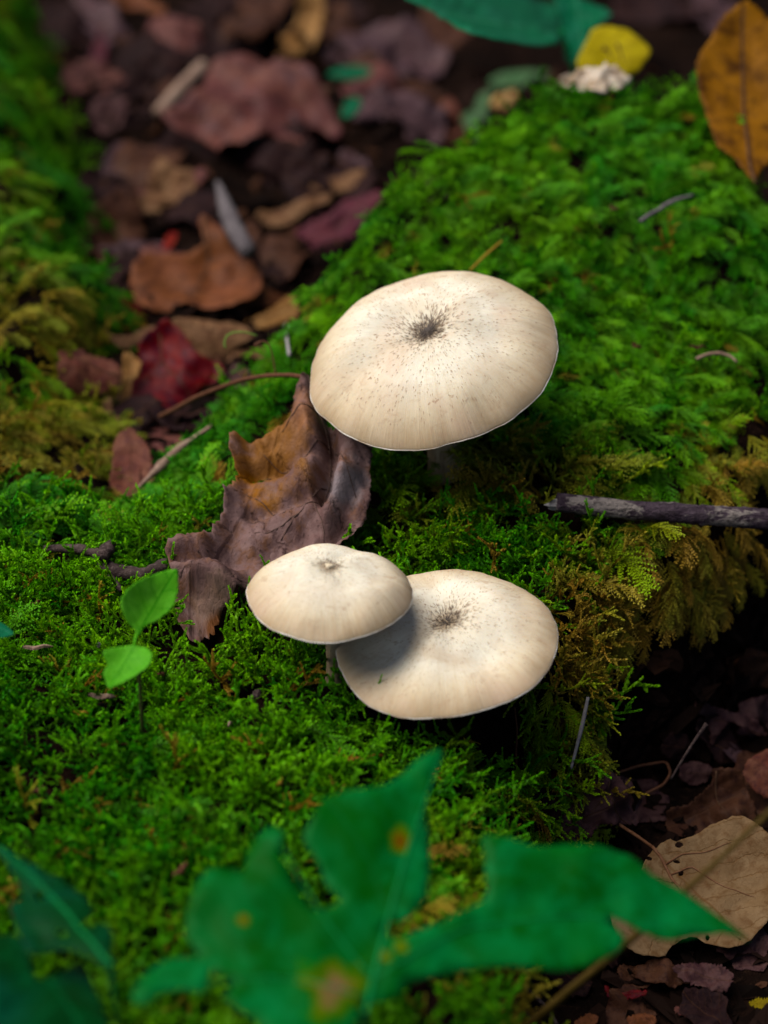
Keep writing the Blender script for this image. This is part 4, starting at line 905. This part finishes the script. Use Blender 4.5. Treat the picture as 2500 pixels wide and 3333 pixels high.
fl = leaf('lobed_leaf', 'large green lobed leaf with yellowing patches, raised in front of the mossy slope', 'leaf', fgA, FG, planepts=FGP, drape=False, crumple=0.35, cscale=0.45, jag=1.0, res=60, axis=((1250, 3180), (1435, 2460)), bend=(0.05, -0.04), seed=3,
     rib=[[(1190, 3300), (1230, 3120), (1300, 2850), (1425, 2480)], [(1215, 3180), (1500, 3020), (1850, 2960), (2420, 3020)], [(1215, 3180), (1050, 2990), (880, 2720)], [(1200, 3250), (900, 3180), (460, 3230)]], rib_r=0.045, ribmat=RIBG,
     petiole=[(1190, 3300, 44.9), (1170, 3420, 45.5), (1150, 3560, 47.0), (1120, 3700, 49.0)], pet_r=0.09)
with_pxy(fl)
FG2 = fgmat('side_leaf_green', (0.003, 0.055, 0.010), (0.004, 0.070, 0.034), (0.004, 0.045, 0.008), [])
dlk = dict(drape=False, crumple=0.25, cscale=0.5, jag=1.0)
fl = leaf('pointed_leaf', 'dark green pointed leaf with insect holes at the edge of the moss carpet', 'leaf', T(7, [(-60,380),(0,410),(60,440),(130,480),(220,540),(300,590),(360,640),(405,690),(390,740),(350,770),(335,805),(400,770),(460,760),(490,800),(490,860),(470,910),(500,940),(470,990),(440,960),(400,920),(350,900),(310,880),(230,870),(150,890),(120,880),(90,820),(50,720),(40,650),(100,640),(90,600),(60,540),(10,450),(-60,420)]), FG2,
     planepts=[(150, 2900, 46.5), (30, 2760, 47.5), (330, 3050, 45.5)], holes=[ellipse(*T(7, [(170,640)])[0], 20, 17), ellipse(*T(7, [(265,808)])[0], 17, 12)], res=40, seed=6, axis=(T(7, [(490,960),(0,420)])),
     rib=[T(7, [(480,960),(300,740),(120,520),(0,420)])], ribmat=RIBG, petiole=[(362, 3156, 45.3), (380, 3300, 46.0), (400, 3480, 48.0), (420, 3640, 50.0)], **dlk); with_pxy(fl)
fl = leaf('broad_leaf', 'very dark green broad leaf below the pointed leaf with insect holes', 'leaf', T(7, [(-80,820),(0,830),(80,830),(120,900),(150,1040),(250,1000),(330,940),(370,930),(400,1020),(440,1120),(470,1194),(500,1350),(200,1450),(-80,1400)]), FG2,
     planepts=[(100, 3200, 45.0), (0, 3080, 46.0), (300, 3250, 45.0)], res=32, seed=9, petiole=[(300, 3450, 44.5), (330, 3560, 46.0), (350, 3680, 49.0)], **dlk); with_pxy(fl)
LM['toothed'] = leaf_mat('toothed_leaf_green', (0.006, 0.085, 0.045), (0.008, 0.105, 0.055), (0.012, 0.10, 0.06), vein=(0.03, 0.16, 0.08), veinamt=0.4, spots=0.0, rough=0.4)
dl('small toothed green leaf low beneath the large lobed leaf', 8, [(105,1010),(130,1060),(180,1090),(260,1107),(300,1095),(385,1107),(345,1072),(388,1043),(345,1032),(378,1010),(310,985),(260,983),(200,988)], 'toothed', name='toothed_leaf', cat='leaf', planepts=[(1440, 3220, 52.0), (1360, 3200, 51.5), (1480, 3190, 52.8)], drape=False, crumple=0.1, jag=1, rib=[T(8, [(110,1030),(240,1045),(380,1060)])], ribmat=RIBG, rib_r=0.02, petiole=[(1333, 3205, 51.5), (1300, 3260, 51.8), (1290, 3330, 52.5), (1285, 3400, 53.2)], pet_r=0.05)
dl('dark teal leaf tip beside the bark chip', 5, [(-40,420),(0,430),(40,460),(65,490),(30,505),(-40,500)], 'green', name='green_leaf', cat='leaf', planepts=[(10, 2060, 56), (30, 2040, 56.3), (-20, 2050, 56.2)], drape=False, crumple=0.1, jag=1, petiole=[(-20, 2060, 56.1), (-60, 2120, 57.0), (-80, 2200, 58.2)], pet_r=0.04)

# ------------------------------------------------------------------ seedling
def seedling():
    base = gpt(462, 2460); root = empty('seedling', base); tagit(root, 'bright green two-leaved seedling rising from the moss carpet', 'seedling')
    t0 = float(hit(462, 2460))
    STM = simple_mat('seedling_stem', (0.045, 0.060, 0.015), (0.080, 0.075, 0.030), 600)
    q = np.array([(462, 2465, t0), (464, 2380, t0-1.2), (460, 2300, t0-1.9), (455, 2210, t0-2.2), (446, 2150, t0-2.3), (438, 2105, t0-2.4)])
    P = resample(at(q[:, 0], q[:, 1], q[:, 2]), 18); tv, tf = tube_geo(P, np.linspace(0.055, 0.04, 18), 8, 0.05); mesh_obj('stem', tv, tf, STM, root, base)
    tt = t0-2.4
    for poly, ax, pl, sd_, pet in (
        (T(5, [(592,490),(580,460),(540,430),(512,385),(510,345),(535,310),(570,280),(610,255),(650,235),(700,218),(757,208),(764,240),(768,300),(755,350),(730,385),(690,415),(650,435),(620,455),(602,485)]), T(5, [(592,490),(755,212)]), [(440, 2050, tt), (570, 1860, tt+1.4), (390, 1960, tt+0.2)], 1, T(5, [(578,545),(582,515),(592,480)])),
        (T(5, [(575,542),(610,545),(640,565),(656,595),(650,630),(620,655),(580,672),(540,690),(500,708),(470,728),(458,690),(448,650),(462,628),(470,620),(450,600),(446,578),(480,560),(520,545)]), T(5, [(580,545),(465,725)]), [(438, 2108, tt), (350, 2240, tt-0.9), (480, 2160, tt-0.3)], 2, None)):
        L = leaf('leaf_tmp', '', '', poly, LM['seed'], planepts=pl, axis=ax, drape=False, crumple=0.12, cscale=0.9, jag=0.8, res=34, bend=(0.15, 0.8), seed=sd_, thick=0.02)
        o = L.root; o.name = 'leaf'; o.data.name = 'leaf'
        for k in ('label', 'category', 'group'):
            if k in o: del o[k]
        loc = np.array(o.location)/S; o.parent = root; o.location = Vector((loc-base)*S)
        if pet:
            pq = np.array(pet); PP = at(pq[:, 0], pq[:, 1], np.full(len(pq), tt)); tv, tf = tube_geo(resample(PP, 8), 0.035, 6); mesh_obj('petiole', tv, tf, RIBG2, root, base)
RIBG2 = simple_mat('seedling_petiole', (0.09, 0.36, 0.03), (0.12, 0.42, 0.05))
seedling()

# ------------------------------------------------------------------ sticks, stems and stalks
def stick(name, label, cat, pts, r, mat, n=28, sides=10, jag=0.08, lift=None, group=None, seed=1, parts=None):
    """pts: (px, py) laid on the ground at 'lift' cm, or (px, py, distance)"""
    pts = [p if len(p) == 3 else (p[0], p[1], float(hit(p[0], p[1], lift if lift is not None else 0.3))) for p in pts]
    q = np.array(pts); P = at(q[:, 0], q[:, 1], q[:, 2]); P = resample(P, n)
    R = np.interp(np.linspace(0, 1, n), np.linspace(0, 1, len(np.atleast_1d(r))), np.atleast_1d(r))
    tv, tf = tube_geo(P, R, sides, jag, seed)
    if parts:
        root = empty(name, P[0]); mesh_obj('shaft', tv, tf, mat, root, P[0])
        for f in parts: f(root, P, R)
        tagit(root, label, cat, group); return root
    o = mesh_obj(name, tv, tf, mat, None, P[0]); tagit(o, label, cat, group); return o
BARK = wood_mat('stick_bark_violet', (0.040, 0.024, 0.036), (0.090, 0.064, 0.070), (0.26, 0.21, 0.19), (0.45, 1, 1), 330, 0.7, 1.0, 0.45, 0.55)
BARKD = wood_mat('twig_bark_dark', (0.040, 0.026, 0.026), (0.085, 0.060, 0.055), (0.16, 0.12, 0.11), (1, 1, 1), 420, 0.75, 0.9)
WOODG = wood_mat('weathered_grey_wood', (0.150, 0.130, 0.140), (0.220, 0.195, 0.200), (0.09, 0.075, 0.08), (1, 1, 1), 200)
WOODT = wood_mat('weathered_tan_wood', (0.290, 0.195, 0.155), (0.370, 0.270, 0.215), (0.17, 0.11, 0.085), (1, 1, 1), 200)
BARKG = wood_mat('split_grey_wood', (0.100, 0.085, 0.092), (0.165, 0.145, 0.150), (0.05, 0.04, 0.045), (1, 1, 1), 260, 0.9, 1.0)
STALK = simple_mat('dry_stalk_brown', (0.10, 0.046, 0.030), (0.15, 0.075, 0.048), 700)
STALKG = simple_mat('dry_stalk_grey', (0.30, 0.27, 0.27), (0.40, 0.37, 0.36), 700)
STALKY = simple_mat('dry_stalk_straw', (0.30, 0.19, 0.05), (0.40, 0.26, 0.08), 700)
_m = NT('stick_bark_patched'); _mp = _m.n('ShaderNodeMapping'); _m.l(_m.obj(), _mp.inputs[0]); _mp.inputs['Scale'].default_value = (0.55, 1, 1)
_a = _m.noise(_mp.outputs[0], 170, 5, 0.65, 0.4); _b = _m.noise(_mp.outputs[0], 900, 4, 0.7); _c2 = _m.noise(_mp.outputs[0], 420, 4, 0.7)
_c = _m.mix(_m.range(_c2, 0.42, 0.60), (0.040, 0.022, 0.036), (0.085, 0.055, 0.075)); _c = _m.mix(_m.range(_a, 0.52, 0.57), _c, (0.24, 0.195, 0.175)); _c = _m.mix(_m.math('MULTIPLY', _m.range(_b, 0.52, 0.66), 0.7), _c, (0.03, 0.02, 0.022))
_m.l(_c, _m.b.inputs['Base Color']); _m.b.inputs['Roughness'].default_value = 0.75; _m.b.inputs['Specular IOR Level'].default_value = 0.2; _m.bump(_m.math('ADD', _a, _m.math('ADD', _b, _c2)), 1.0, 0.0012); BARK = _m.m
def thick_stick():
    px = T(4, [(745,975),(900,992),(1080,1012),(1230,1018),(1350,1030),(1540,1040),(1700,1052),(1900,1066)])
    t = float(hit(1900, 1660, 0.95)); q = np.array([(x, y, t+(x-1800)*0.0005) for x, y in px]); P = at(q[:, 0], q[:, 1], q[:, 2]); n = 90; P = resample(P, n)
    root = empty('broken_stick', P[-1]); tagit(root, 'thick violet-brown broken stick lying across the mossy edge', 'stick')
    s = np.linspace(0, 1, n); R = 0.265+0.02*s + 0.010*fbm(s*14, 0*s, 2)
    for c in (0.42, 0.53, 0.69, 0.86): R = R + 0.022*np.exp(-((s-c-0.01)/0.010)**2) - 0.030*np.exp(-((s-c)/0.004)**2)
    tv, tf = tube_geo(P, R, 20, 0.035, 5); mesh_obj('shaft', tv, tf, BARK, root, P[-1])
    # splintered end
    d = P[0]-P[3]; d /= np.linalg.norm(d); rg = np.random.default_rng(2)
    for k, (a, L, w) in enumerate(((0.0, 0.34, 0.09), (-0.12, 0.22, 0.08), (0.10, 0.16, 0.07), (-0.05, 0.28, 0.06))):
        b = P[0]-d*0.12+np.array([0, -0.08+0.03*k, a-0.03]); tv, tf = tube_geo(np.array([b, b+d*(0.12+L*0.6)+np.array([0, 0, -0.02]), b+d*(0.12+L)+np.array([0, 0, -0.05])]), [w, w*0.8, w*0.15], 6, 0.25, k)
        mesh_obj('splinter', tv, tf, STALKG, root, P[-1], smooth=False)
thick_stick()
def twig_branch(root, P, R):
    q = np.array(T(5, [(448,190),(480,240),(525,295)])); t = hit(q[:, 0], q[:, 1], 0.75); B = resample(at(q[:, 0], q[:, 1], t), 10)
    tv, tf = tube_geo(B, np.linspace(0.13, 0.07, 10), 8, 0.15, 3); mesh_obj('side_branch', tv, tf, BARKD, root, P[0])
    q = np.array(T(5, [(440,150),(470,110),(490,85)])); t = hit(q[:, 0], q[:, 1]+25, 0.9)-0.3; B = resample(at(q[:, 0], q[:, 1], t), 8)
    tv, tf = tube_geo(B, [.16, .17, .18, .19, .19, .17, .13, .06], 9, 0.2, 4); mesh_obj('knob', tv, tf, BARKD, root, P[0])
stick('dark_twig', 'dark knobbly twig half sunk in the moss, reaching under the curled dry leaf', 'twig', T(5, [(190,115),(330,115),(420,130),(455,185),(510,215),(620,232),(700,192),(800,172),(930,118)]), [0.09, 0.13, 0.15, 0.17, 0.2, 0.2, 0.2, 0.18, 0.15], BARKD, 44, 9, 0.14, 0.85, parts=[twig_branch])
ts = float(hit(690, 1245, 1.0))
stick('arched_stem', 'thin arched brown stem springing from the leaf pile to the largest cap', 'stem', [(x, y, 64.4 + (1000-x)*0.012) for x, y in T(3, [(690,605),(760,570),(850,520),(950,480),(1050,445),(1150,428),(1250,425),(1320,435)])], [0.075, 0.07, 0.065], STALK, 40, 8, 0.06)
stick('pale_twig', 'pale weathered twig on the mossy edge below the leaf pile', 'twig', T(3, [(600,910),(640,870),(700,815),(790,730),(850,690),(915,645)]), [0.05, 0.06, 0.16, 0.14, 0.07, 0.06], WOODT, 24, 8, 0.12, 0.95)
stick('sandy_stick', 'short sandy stick lying in the dark hollow', 'stick', T(1, [(880,280),(800,370),(690,485)]), [0.28, 0.34, 0.30], WOODT, 16, 10, 0.08, 0.9)
stick('grey_stick', 'grey pointed stick propped on the orange-brown leaf heap', 'stick', [(x, y, float(hit(x, y, 2.3))) for x, y in T(1, [(940,790),(970,880),(1010,980),(1075,1095)])], [0.10, 0.24, 0.34, 0.30], BARKG, 26, 9, 0.22)
stick('blurred_stalk', 'straight brown stalk slanting past the tan holed leaf and beneath the large lobed leaf', 'stalk', [(x, y, t) for (x, y), t in zip(T(8, [(480,1330),(800,1050),(1000,890),(1400,530),(1750,200)]), (53.5, 51.0, 50.0, 49.0, 49.0))], [0.14, 0.11, 0.09, 0.07, 0.06], simple_mat('stalk_olive_brown', (0.06, 0.04, 0.012), (0.09, 0.06, 0.02)), 24, 8, 0.05)
stick('bare_twig', 'thin dark twig lying in the grass-like moss under the large lobed leaf', 'twig', T(8, [(500,950),(600,1030),(690,1110),(750,1200)]), [0.05, 0.06, 0.05], BARKD, 20, 7, 0.12, 0.5)
stick('dry_petiole', 'thin dry petiole looping above the purple-brown leaf', 'stem', T(8, [(1000,112),(1100,80),(1220,60),(1240,110),(1210,160),(1130,200)]), [0.035, 0.04, 0.045], STALK, 30, 7, 0.06, 0.9)
stick('dark_stalk', 'thin dark stalk with a pale knob rising from the shadow', 'stalk', [(x, y, 62.3) for x, y in T(6, [(1240,1110),(1275,1050),(1330,960),(1395,870)])], [0.035, 0.035, 0.04, 0.065], BARKD, 20, 7, 0.08)
stick('grey_grass_stalk', 'pale grey grass stalk hanging below the browned moss', 'stalk', [(x, y, 60.3) for x, y in T(6, [(882,755),(860,860),(835,960),(808,1065)])], [0.045, 0.06, 0.05, 0.04], STALKG, 20, 6, 0.06)
stick('grey_twig', 'short grey bent twig on the feathery moss below the orange leaf', 'twig', T(2, [(1108,955),(1150,925),(1190,905),(1215,885),(1270,860),(1335,843)]), [0.07, 0.06, 0.07, 0.045], WOODG, 20, 7, 0.12, 1.1)
stick('curved_stalk', 'small pale curved stalk on the mound above the thick stick', 'stalk', T(4, [(1350,355),(1400,335),(1450,330),(1500,345),(1525,370)]), [0.05, 0.055, 0.035], WOODT, 18, 6, 0.06, 1.1)
stick('straw_needle', 'orange-brown needle behind the rim of the largest cap', 'stalk', T(2, [(370,1170),(430,1110),(510,1040)]), [0.035, 0.045, 0.03], STALKY, 12, 6, 0.05, 1.2)
stick('white_stalk', 'short whitish stalk beside the orange flat leaf', 'stalk', T(3, [(1250,340),(1240,270),(1236,205)]), [0.06, 0.05, 0.03], STALKG, 10, 6, 0.05, 1.0)
stick('curled_capsule_stalk', 'wiry curled moss stalk above the arched stem', 'stalk', [(x, y, 66.5) for x, y in T(3, [(1190,420),(1180,350),(1165,295),(1140,278),(1115,285),(1100,300)])], [0.025, 0.02, 0.025, 0.05], STALK, 24, 6, 0.05)
stick('green_tendril', 'thin pale green tendril beside the beige-brown rolled leaf', 'stalk', [(x, y, 67.5) for x, y in T(3, [(1110,255),(1060,240),(1010,240),(980,255),(968,285),(975,310)])], [0.02, 0.025, 0.03], simple_mat('tendril_green', (0.14, 0.25, 0.06), (0.2, 0.32, 0.09)), 24, 6, 0.05)
for q, lb in (([(985,255),(965,215),(945,208)], 'left-leaning moss capsule stalk against the yellow leaf'), ([(1030,265),(1015,205),(1005,190)], 'upright moss capsule stalk against the yellow leaf')):
    stick('moss_capsule', lb, 'stalk', [(x, y, 79.5) for x, y in T(2, q)], [0.03, 0.03, 0.075], STALK, 12, 6, 0.05)
stick('root_strand', 'reddish moss strand dangling over the edge near the flat wide cap', 'stalk', T(6, [(565,800),(575,900),(570,1010),(575,1090),(600,1140),(610,1190)]), [0.02, 0.025, 0.03, 0.02], STALK, 24, 5, 0.2, 0.8)

# ------------------------------------------------------------------ chips and scraps on the moss
def chip(label, crop, ctr, L, w, ang, mat, lift=0.85, name='bark_chip', cat='chip', seed=0):
    x, y = T(crop, [ctr])[0]; c = gpt(x, y, lift); rg = np.random.default_rng(seed+int(x)); V = []; F = []; n = 9
    d = np.array([math.cos(ang), math.sin(ang), 0.12]); sd_ = np.array([-d[1], d[0], 0.0]); up = np.array([0, -0.4, 0.9])
    for i in range(n):
        f = i/(n-1)-0.5; ww = w*(1-(2*abs(f))**2.5*0.75)*(0.85+0.3*rg.random()); hh = 0.06+0.03*rg.random()
        o = c+d*f*L+up*(0.05*math.sin(i*1.3)); V += [o-sd_*ww/2, o-sd_*ww*0.2+up*hh, o+sd_*ww*0.25+up*hh*0.8, o+sd_*ww/2, o-up*0.04]
    for i in range(n-1):
        for k in range(5): F.append((i*5+k, i*5+(k+1) % 5, i*5+5+(k+1) % 5, i*5+5+k))
    F += [tuple(range(4, -1, -1)), tuple((n-1)*5+k for k in range(5))]
    tagit(mesh_obj(name, V, F, mat, None, c, smooth=False), label, cat)
chip('long tan bark chip on the moss near the dark teal leaf tip', 5, (158, 540), 0.85, 0.17, -0.08, WOODT)
chip('grey upright wood chip between the bark chip and the seedling', 5, (412, 540), 0.40, 0.22, 0.9, WOODG)
chip('pale double-ridged bark chip below the lower seedling leaf', 5, (440, 750), 0.70, 0.22, -0.25, WOODT)
chip('brown flat chip beneath the pale double-ridged chip', 5, (415, 790), 0.5, 0.16, -0.1, BARKD, 0.4)
chip('yellow-tan scrap on the moss left of the seedling stem', 5, (350, 822), 0.40, 0.16, -0.35, STALKY)
chip('orange-brown scrap on the moss right of the seedling leaves', 5, (692, 650), 0.35, 0.16, -0.9, STALK)
chip('small dark scrap on the moss above the seedling', 5, (155, 350), 0.30, 0.14, 0.5, STALK)
chip('thin tan splinter standing in the moss left of the mushrooms', 5, (1003, 850), 0.55, 0.12, 1.3, WOODT)
chip('dark purple seed-like lump in the moss hollow', 5, (1105, 745), 0.38, 0.22, 1.0, BARKD)
chip('yellow scrap at the foot of the seedling stem', 5, (470, 960), 0.50, 0.10, 0.25, STALKY)
chip('orange needle crossing the seedling stem', 5, (565, 955), 0.7, 0.05, 0.25, STALK, 0.7)
chip('flat rusty leaf fragment on the moss below the flat wide cap', 5, (1570, 1022), 0.95, 0.24, 0.15, simple_mat('rusty_scrap', (0.22, 0.09, 0.04), (0.32, 0.14, 0.06)), 0.5)
chip('magenta petal-like scrap on the mound near the grey bent twig', 2, (993, 900), 0.40, 0.16, -0.9, LM['magenta'], 1.1)
chip('brown scrap on the mound right of the largest cap', 4, (1090, 300), 0.35, 0.22, -1.0, LM['brown'], 1.1)
chip('purple scrap above the small pale curved stalk', 4, (1355, 305), 0.5, 0.14, -0.2, LM['magenta'], 1.1)
chip('mauve scrap on the moss near the foot of the slope', 7, (165, 185), 0.35, 0.2, 0.4, STALK)
chip('rusty fragment on the moss beside the large lobed leaf', 7, (780, 530), 0.5, 0.18, 0.9, STALK)
chip('tan bud-like scrap on the moss above the large lobed leaf', 7, (1210, 150), 0.30, 0.13, 1.2, STALKY)

# pale fungi at the top of the mound
FUNG = simple_mat('pale_fungus', (0.30, 0.20, 0.12), (0.72, 0.63, 0.53), 130, 0.6, 0.2)
FUNGO = simple_mat('orange_fungus', (0.52, 0.30, 0.14), (0.62, 0.42, 0.22), 160, 0.6, 0.2)
def lumps(name, label, blobs, mat):
    """a little shelf fungus of a few overlapping wavy caps, each a part"""
    c0 = gpt(*blobs[0][:2]); root = empty(name, c0); tagit(root, label, 'fungus')
    for k, (px, py, r, hh, lift) in enumerate(blobs):
        c = gpt(px, py, lift); V = [c+np.array([0, 0, hh])]; F = []; na, nr_ = 28, 9
        for i in range(1, nr_+1):
            f = i/nr_; ph = np.arange(na)*2*math.pi/na; rr = r*f*(1+0.42*fbm(np.cos(ph)*2.2+k*5, np.sin(ph)*2.2, 2)*f)
            z = hh*(1-f**2.4) + 0.40*r*fbm(np.cos(ph)*f*2.6+k, np.sin(ph)*f*2+2, 2)
            V += list(np.stack([c[0]+rr*np.cos(ph), c[1]+rr*0.9*np.sin(ph), c[2]+z], 1))
        V += list(np.stack([c[0]+r*0.7*np.cos(ph), c[1]+r*0.6*np.sin(ph), c[2]-0.12*r+0*ph], 1))
        F += [(0, 1+j, 1+(j+1) % na) for j in range(na)]
        for i in range(nr_):
            a = 1+i*na; F += [(a+j, a+na+j, a+na+(j+1) % na, a+(j+1) % na) for j in range(na)]
        mesh_obj('cap', V, F, mat, root, c0)
        st, sf = tube_geo(np.array([c+np.array([0, 0, hh*0.2]), c+np.array([0, 0.05, -0.5]), c+np.array([0, 0.1, -1.1])]), [r*0.3, r*0.25, r*0.25], 10); mesh_obj('stem', st, sf, mat, root, c0)
xy_ = lambda c, p: T(c, [p])[0]
lumps('pale_fungus', 'cluster of whitish frilled fungus on the crest of the mound before the yellow leaf', [(*xy_(2, (960,340)), 0.72, 0.36, 0.6), (*xy_(2, (870,345)), 0.60, 0.30, 0.55), (*xy_(2, (800,360)), 0.35, 0.2, 0.3), (*xy_(2, (930,375)), 0.40, 0.22, 0.75), (*xy_(2, (1010,335)), 0.42, 0.3, 0.3)], FUNG)
lumps('orange_fungus', 'small pale orange fungus under the curling grey-green leaf', [(*xy_(2, (505,450)), 0.42, 0.40, 0.6), (*xy_(2, (550,420)), 0.28, 0.22, 0.7)], FUNGO)

# ------------------------------------------------------------------ loose litter in the hollows
def filler_leaves():
    word = {'dark': 'blackish', 'brown': 'dull brown', 'mauve': 'mauve-brown', 'pinkbrown': 'pinkish brown', 'greymauve': 'greyish mauve', 'purple': 'purplish brown'}
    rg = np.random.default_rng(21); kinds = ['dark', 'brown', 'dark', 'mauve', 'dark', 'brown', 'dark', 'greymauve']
    spots_all = [(2350, 2950), (2150, 3180), (1950, 3120), (2420, 3080), (2300, 3300), (2050, 3290), (1850, 3200), (2450, 2330), (2330, 2420), (2440, 2180), (1950, 2480), (2080, 2600), (1720, 2640), (2480, 2560),
             (200, 120), (330, 80), (420, 330), (480, 560), (330, 640), (560, 130), (760, 160), (850, 30), (1100, 30), (1250, 180), (1000, 640), (900, 860), (760, 900), (560, 880), (420, 900), (380, 760), (660, 700), (1150, 560), (950, 560), (430, 1250), (380, 1380), (520, 1400), (620, 1330), (1450, 60), (2150, 30), (2330, 30), (700, 30), (1350, 330), (1420, 620), (300, 260), (620, 480)]
    extra = []
    while len(extra) < 16:
        x, y = rg.uniform(200, 1450), rg.uniform(0, 1250)
        if 330+0.28*max(0, 900-y)*0 < x < 1500-0.68*y + 60: extra.append((x, y))
    spots = spots_all+extra
    for k, (x, y) in enumerate(spots):
        n = 14; a0 = rg.random()*6.28; sc = (70+90*rg.random()); ratio = 0.45+0.4*rg.random(); P = []
        for i in range(n):
            th = 2*math.pi*i/n; r = sc*(0.8+0.45*rg.random()); ux, uy = r*math.cos(th), r*math.sin(th)*ratio
            P.append((x+ux*math.cos(a0)-uy*math.sin(a0), y+0.75*(ux*math.sin(a0)+uy*math.cos(a0))))
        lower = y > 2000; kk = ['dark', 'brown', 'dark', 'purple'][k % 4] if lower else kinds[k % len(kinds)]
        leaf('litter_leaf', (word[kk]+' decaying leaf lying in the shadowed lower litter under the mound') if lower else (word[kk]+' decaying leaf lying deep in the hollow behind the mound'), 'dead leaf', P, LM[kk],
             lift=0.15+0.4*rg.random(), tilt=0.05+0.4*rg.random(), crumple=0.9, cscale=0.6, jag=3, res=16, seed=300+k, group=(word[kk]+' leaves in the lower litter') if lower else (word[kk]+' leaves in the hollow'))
filler_leaves()
# crumbs of decayed leaf: uncountable
crumbs = bpy.data.collections.new('crumb_shapes')
m = NT('leaf_crumb'); ti = m.attr('tint', 'INSTANCER').outputs['Fac']; br = m.attr('brown', 'INSTANCER').outputs['Fac']
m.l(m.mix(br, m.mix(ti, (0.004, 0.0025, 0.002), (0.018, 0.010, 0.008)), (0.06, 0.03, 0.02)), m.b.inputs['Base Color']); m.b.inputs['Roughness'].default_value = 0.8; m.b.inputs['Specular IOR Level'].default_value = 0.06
for k in range(6):
    rg = np.random.default_rng(400+k); V = []; F = []; na = 9
    V.append((0, 0, 0.05*rg.normal()))
    for ring, rr in enumerate((0.5, 1.0)):
        for i in range(na):
            th = 2*math.pi*i/na; r = rr*0.32*(0.6+0.8*rg.random()); V.append((r*math.cos(th)*1.4, r*math.sin(th)*0.7, 0.09*rg.normal()*rr))
    F += [(0, 1+i, 1+(i+1) % na) for i in range(na)] + [(1+i, 1+na+i, 1+na+(i+1) % na, 1+(i+1) % na) for i in range(na)]
    me = bpy.data.meshes.new('crumb_shape'); me.from_pydata((np.array(V)*S).tolist(), [], F); me.materials.append(m.m); crumbs.objects.link(bpy.data.objects.new('crumb_shape_%d' % k, me))
p, nr = sample_ground(6000, -16, 18, -22, 44)
sd = sdist(p[:, 0], p[:, 1]); k = sd < 0.4; p, nr = p[k], nr[k]; N = len(p)
X = rng.normal(0, 1, (N, 3)); X -= nr*np.sum(X*nr, 1)[:, None]*0.8; X /= np.linalg.norm(X, axis=1)[:, None]
Z = nr+rng.normal(0, 0.35, (N, 3)); Z -= X*np.sum(X*Z, 1)[:, None]; Z /= np.linalg.norm(Z, axis=1)[:, None]
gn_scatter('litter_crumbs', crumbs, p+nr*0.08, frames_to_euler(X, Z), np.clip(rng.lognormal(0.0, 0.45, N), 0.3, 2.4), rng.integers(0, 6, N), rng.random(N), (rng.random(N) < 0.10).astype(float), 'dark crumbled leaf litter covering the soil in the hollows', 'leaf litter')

for o in bpy.data.objects:
    if '_o' in o: del o['_o']

# colour grade for every surface: albedo lowered, saturation scaled, exposure raised to suit
for mt in bpy.data.materials:
    t = mt.node_tree; cap = mt.name.startswith('mushroom')
    nm = mt.name
    val, sat = 0.60, 1.16
    if cap: val, sat = 0.72, 0.94
    elif nm.startswith('moss'): val, sat = 0.76, 1.12
    elif nm.startswith(('lobed', 'side_')): val, sat = 0.62, 1.25
    elif nm.startswith('dry_leaf'): val, sat = 0.86, 1.25
    elif nm.startswith('seedling'): val, sat = 0.74, 1.1
    elif nm.startswith('autumn'): val, sat = 0.52, 1.25
    elif nm.startswith('stick_'): val, sat = 0.62, 0.85
    elif nm.startswith('green_leaf_teal'): val, sat = 0.46, 1.1
    if not cap:
        b_ = t.nodes['Principled BSDF'].inputs['Specular IOR Level']; b_.default_value *= 0.35
    done = {}
    for nd in list(t.nodes):
        if nd.type in ('BSDF_PRINCIPLED', 'BSDF_TRANSLUCENT'):
            sock = nd.inputs['Base Color'] if nd.type == 'BSDF_PRINCIPLED' else nd.inputs['Color']
            if not sock.links: continue
            src = sock.links[0].from_socket; key = src.node.name+src.name
            if key not in done:
                h = t.nodes.new('ShaderNodeHueSaturation'); h.inputs['Value'].default_value = val; h.inputs['Saturation'].default_value = sat
                t.links.new(src, h.inputs['Color']); done[key] = h
            t.links.new(done[key].outputs[0], sock)
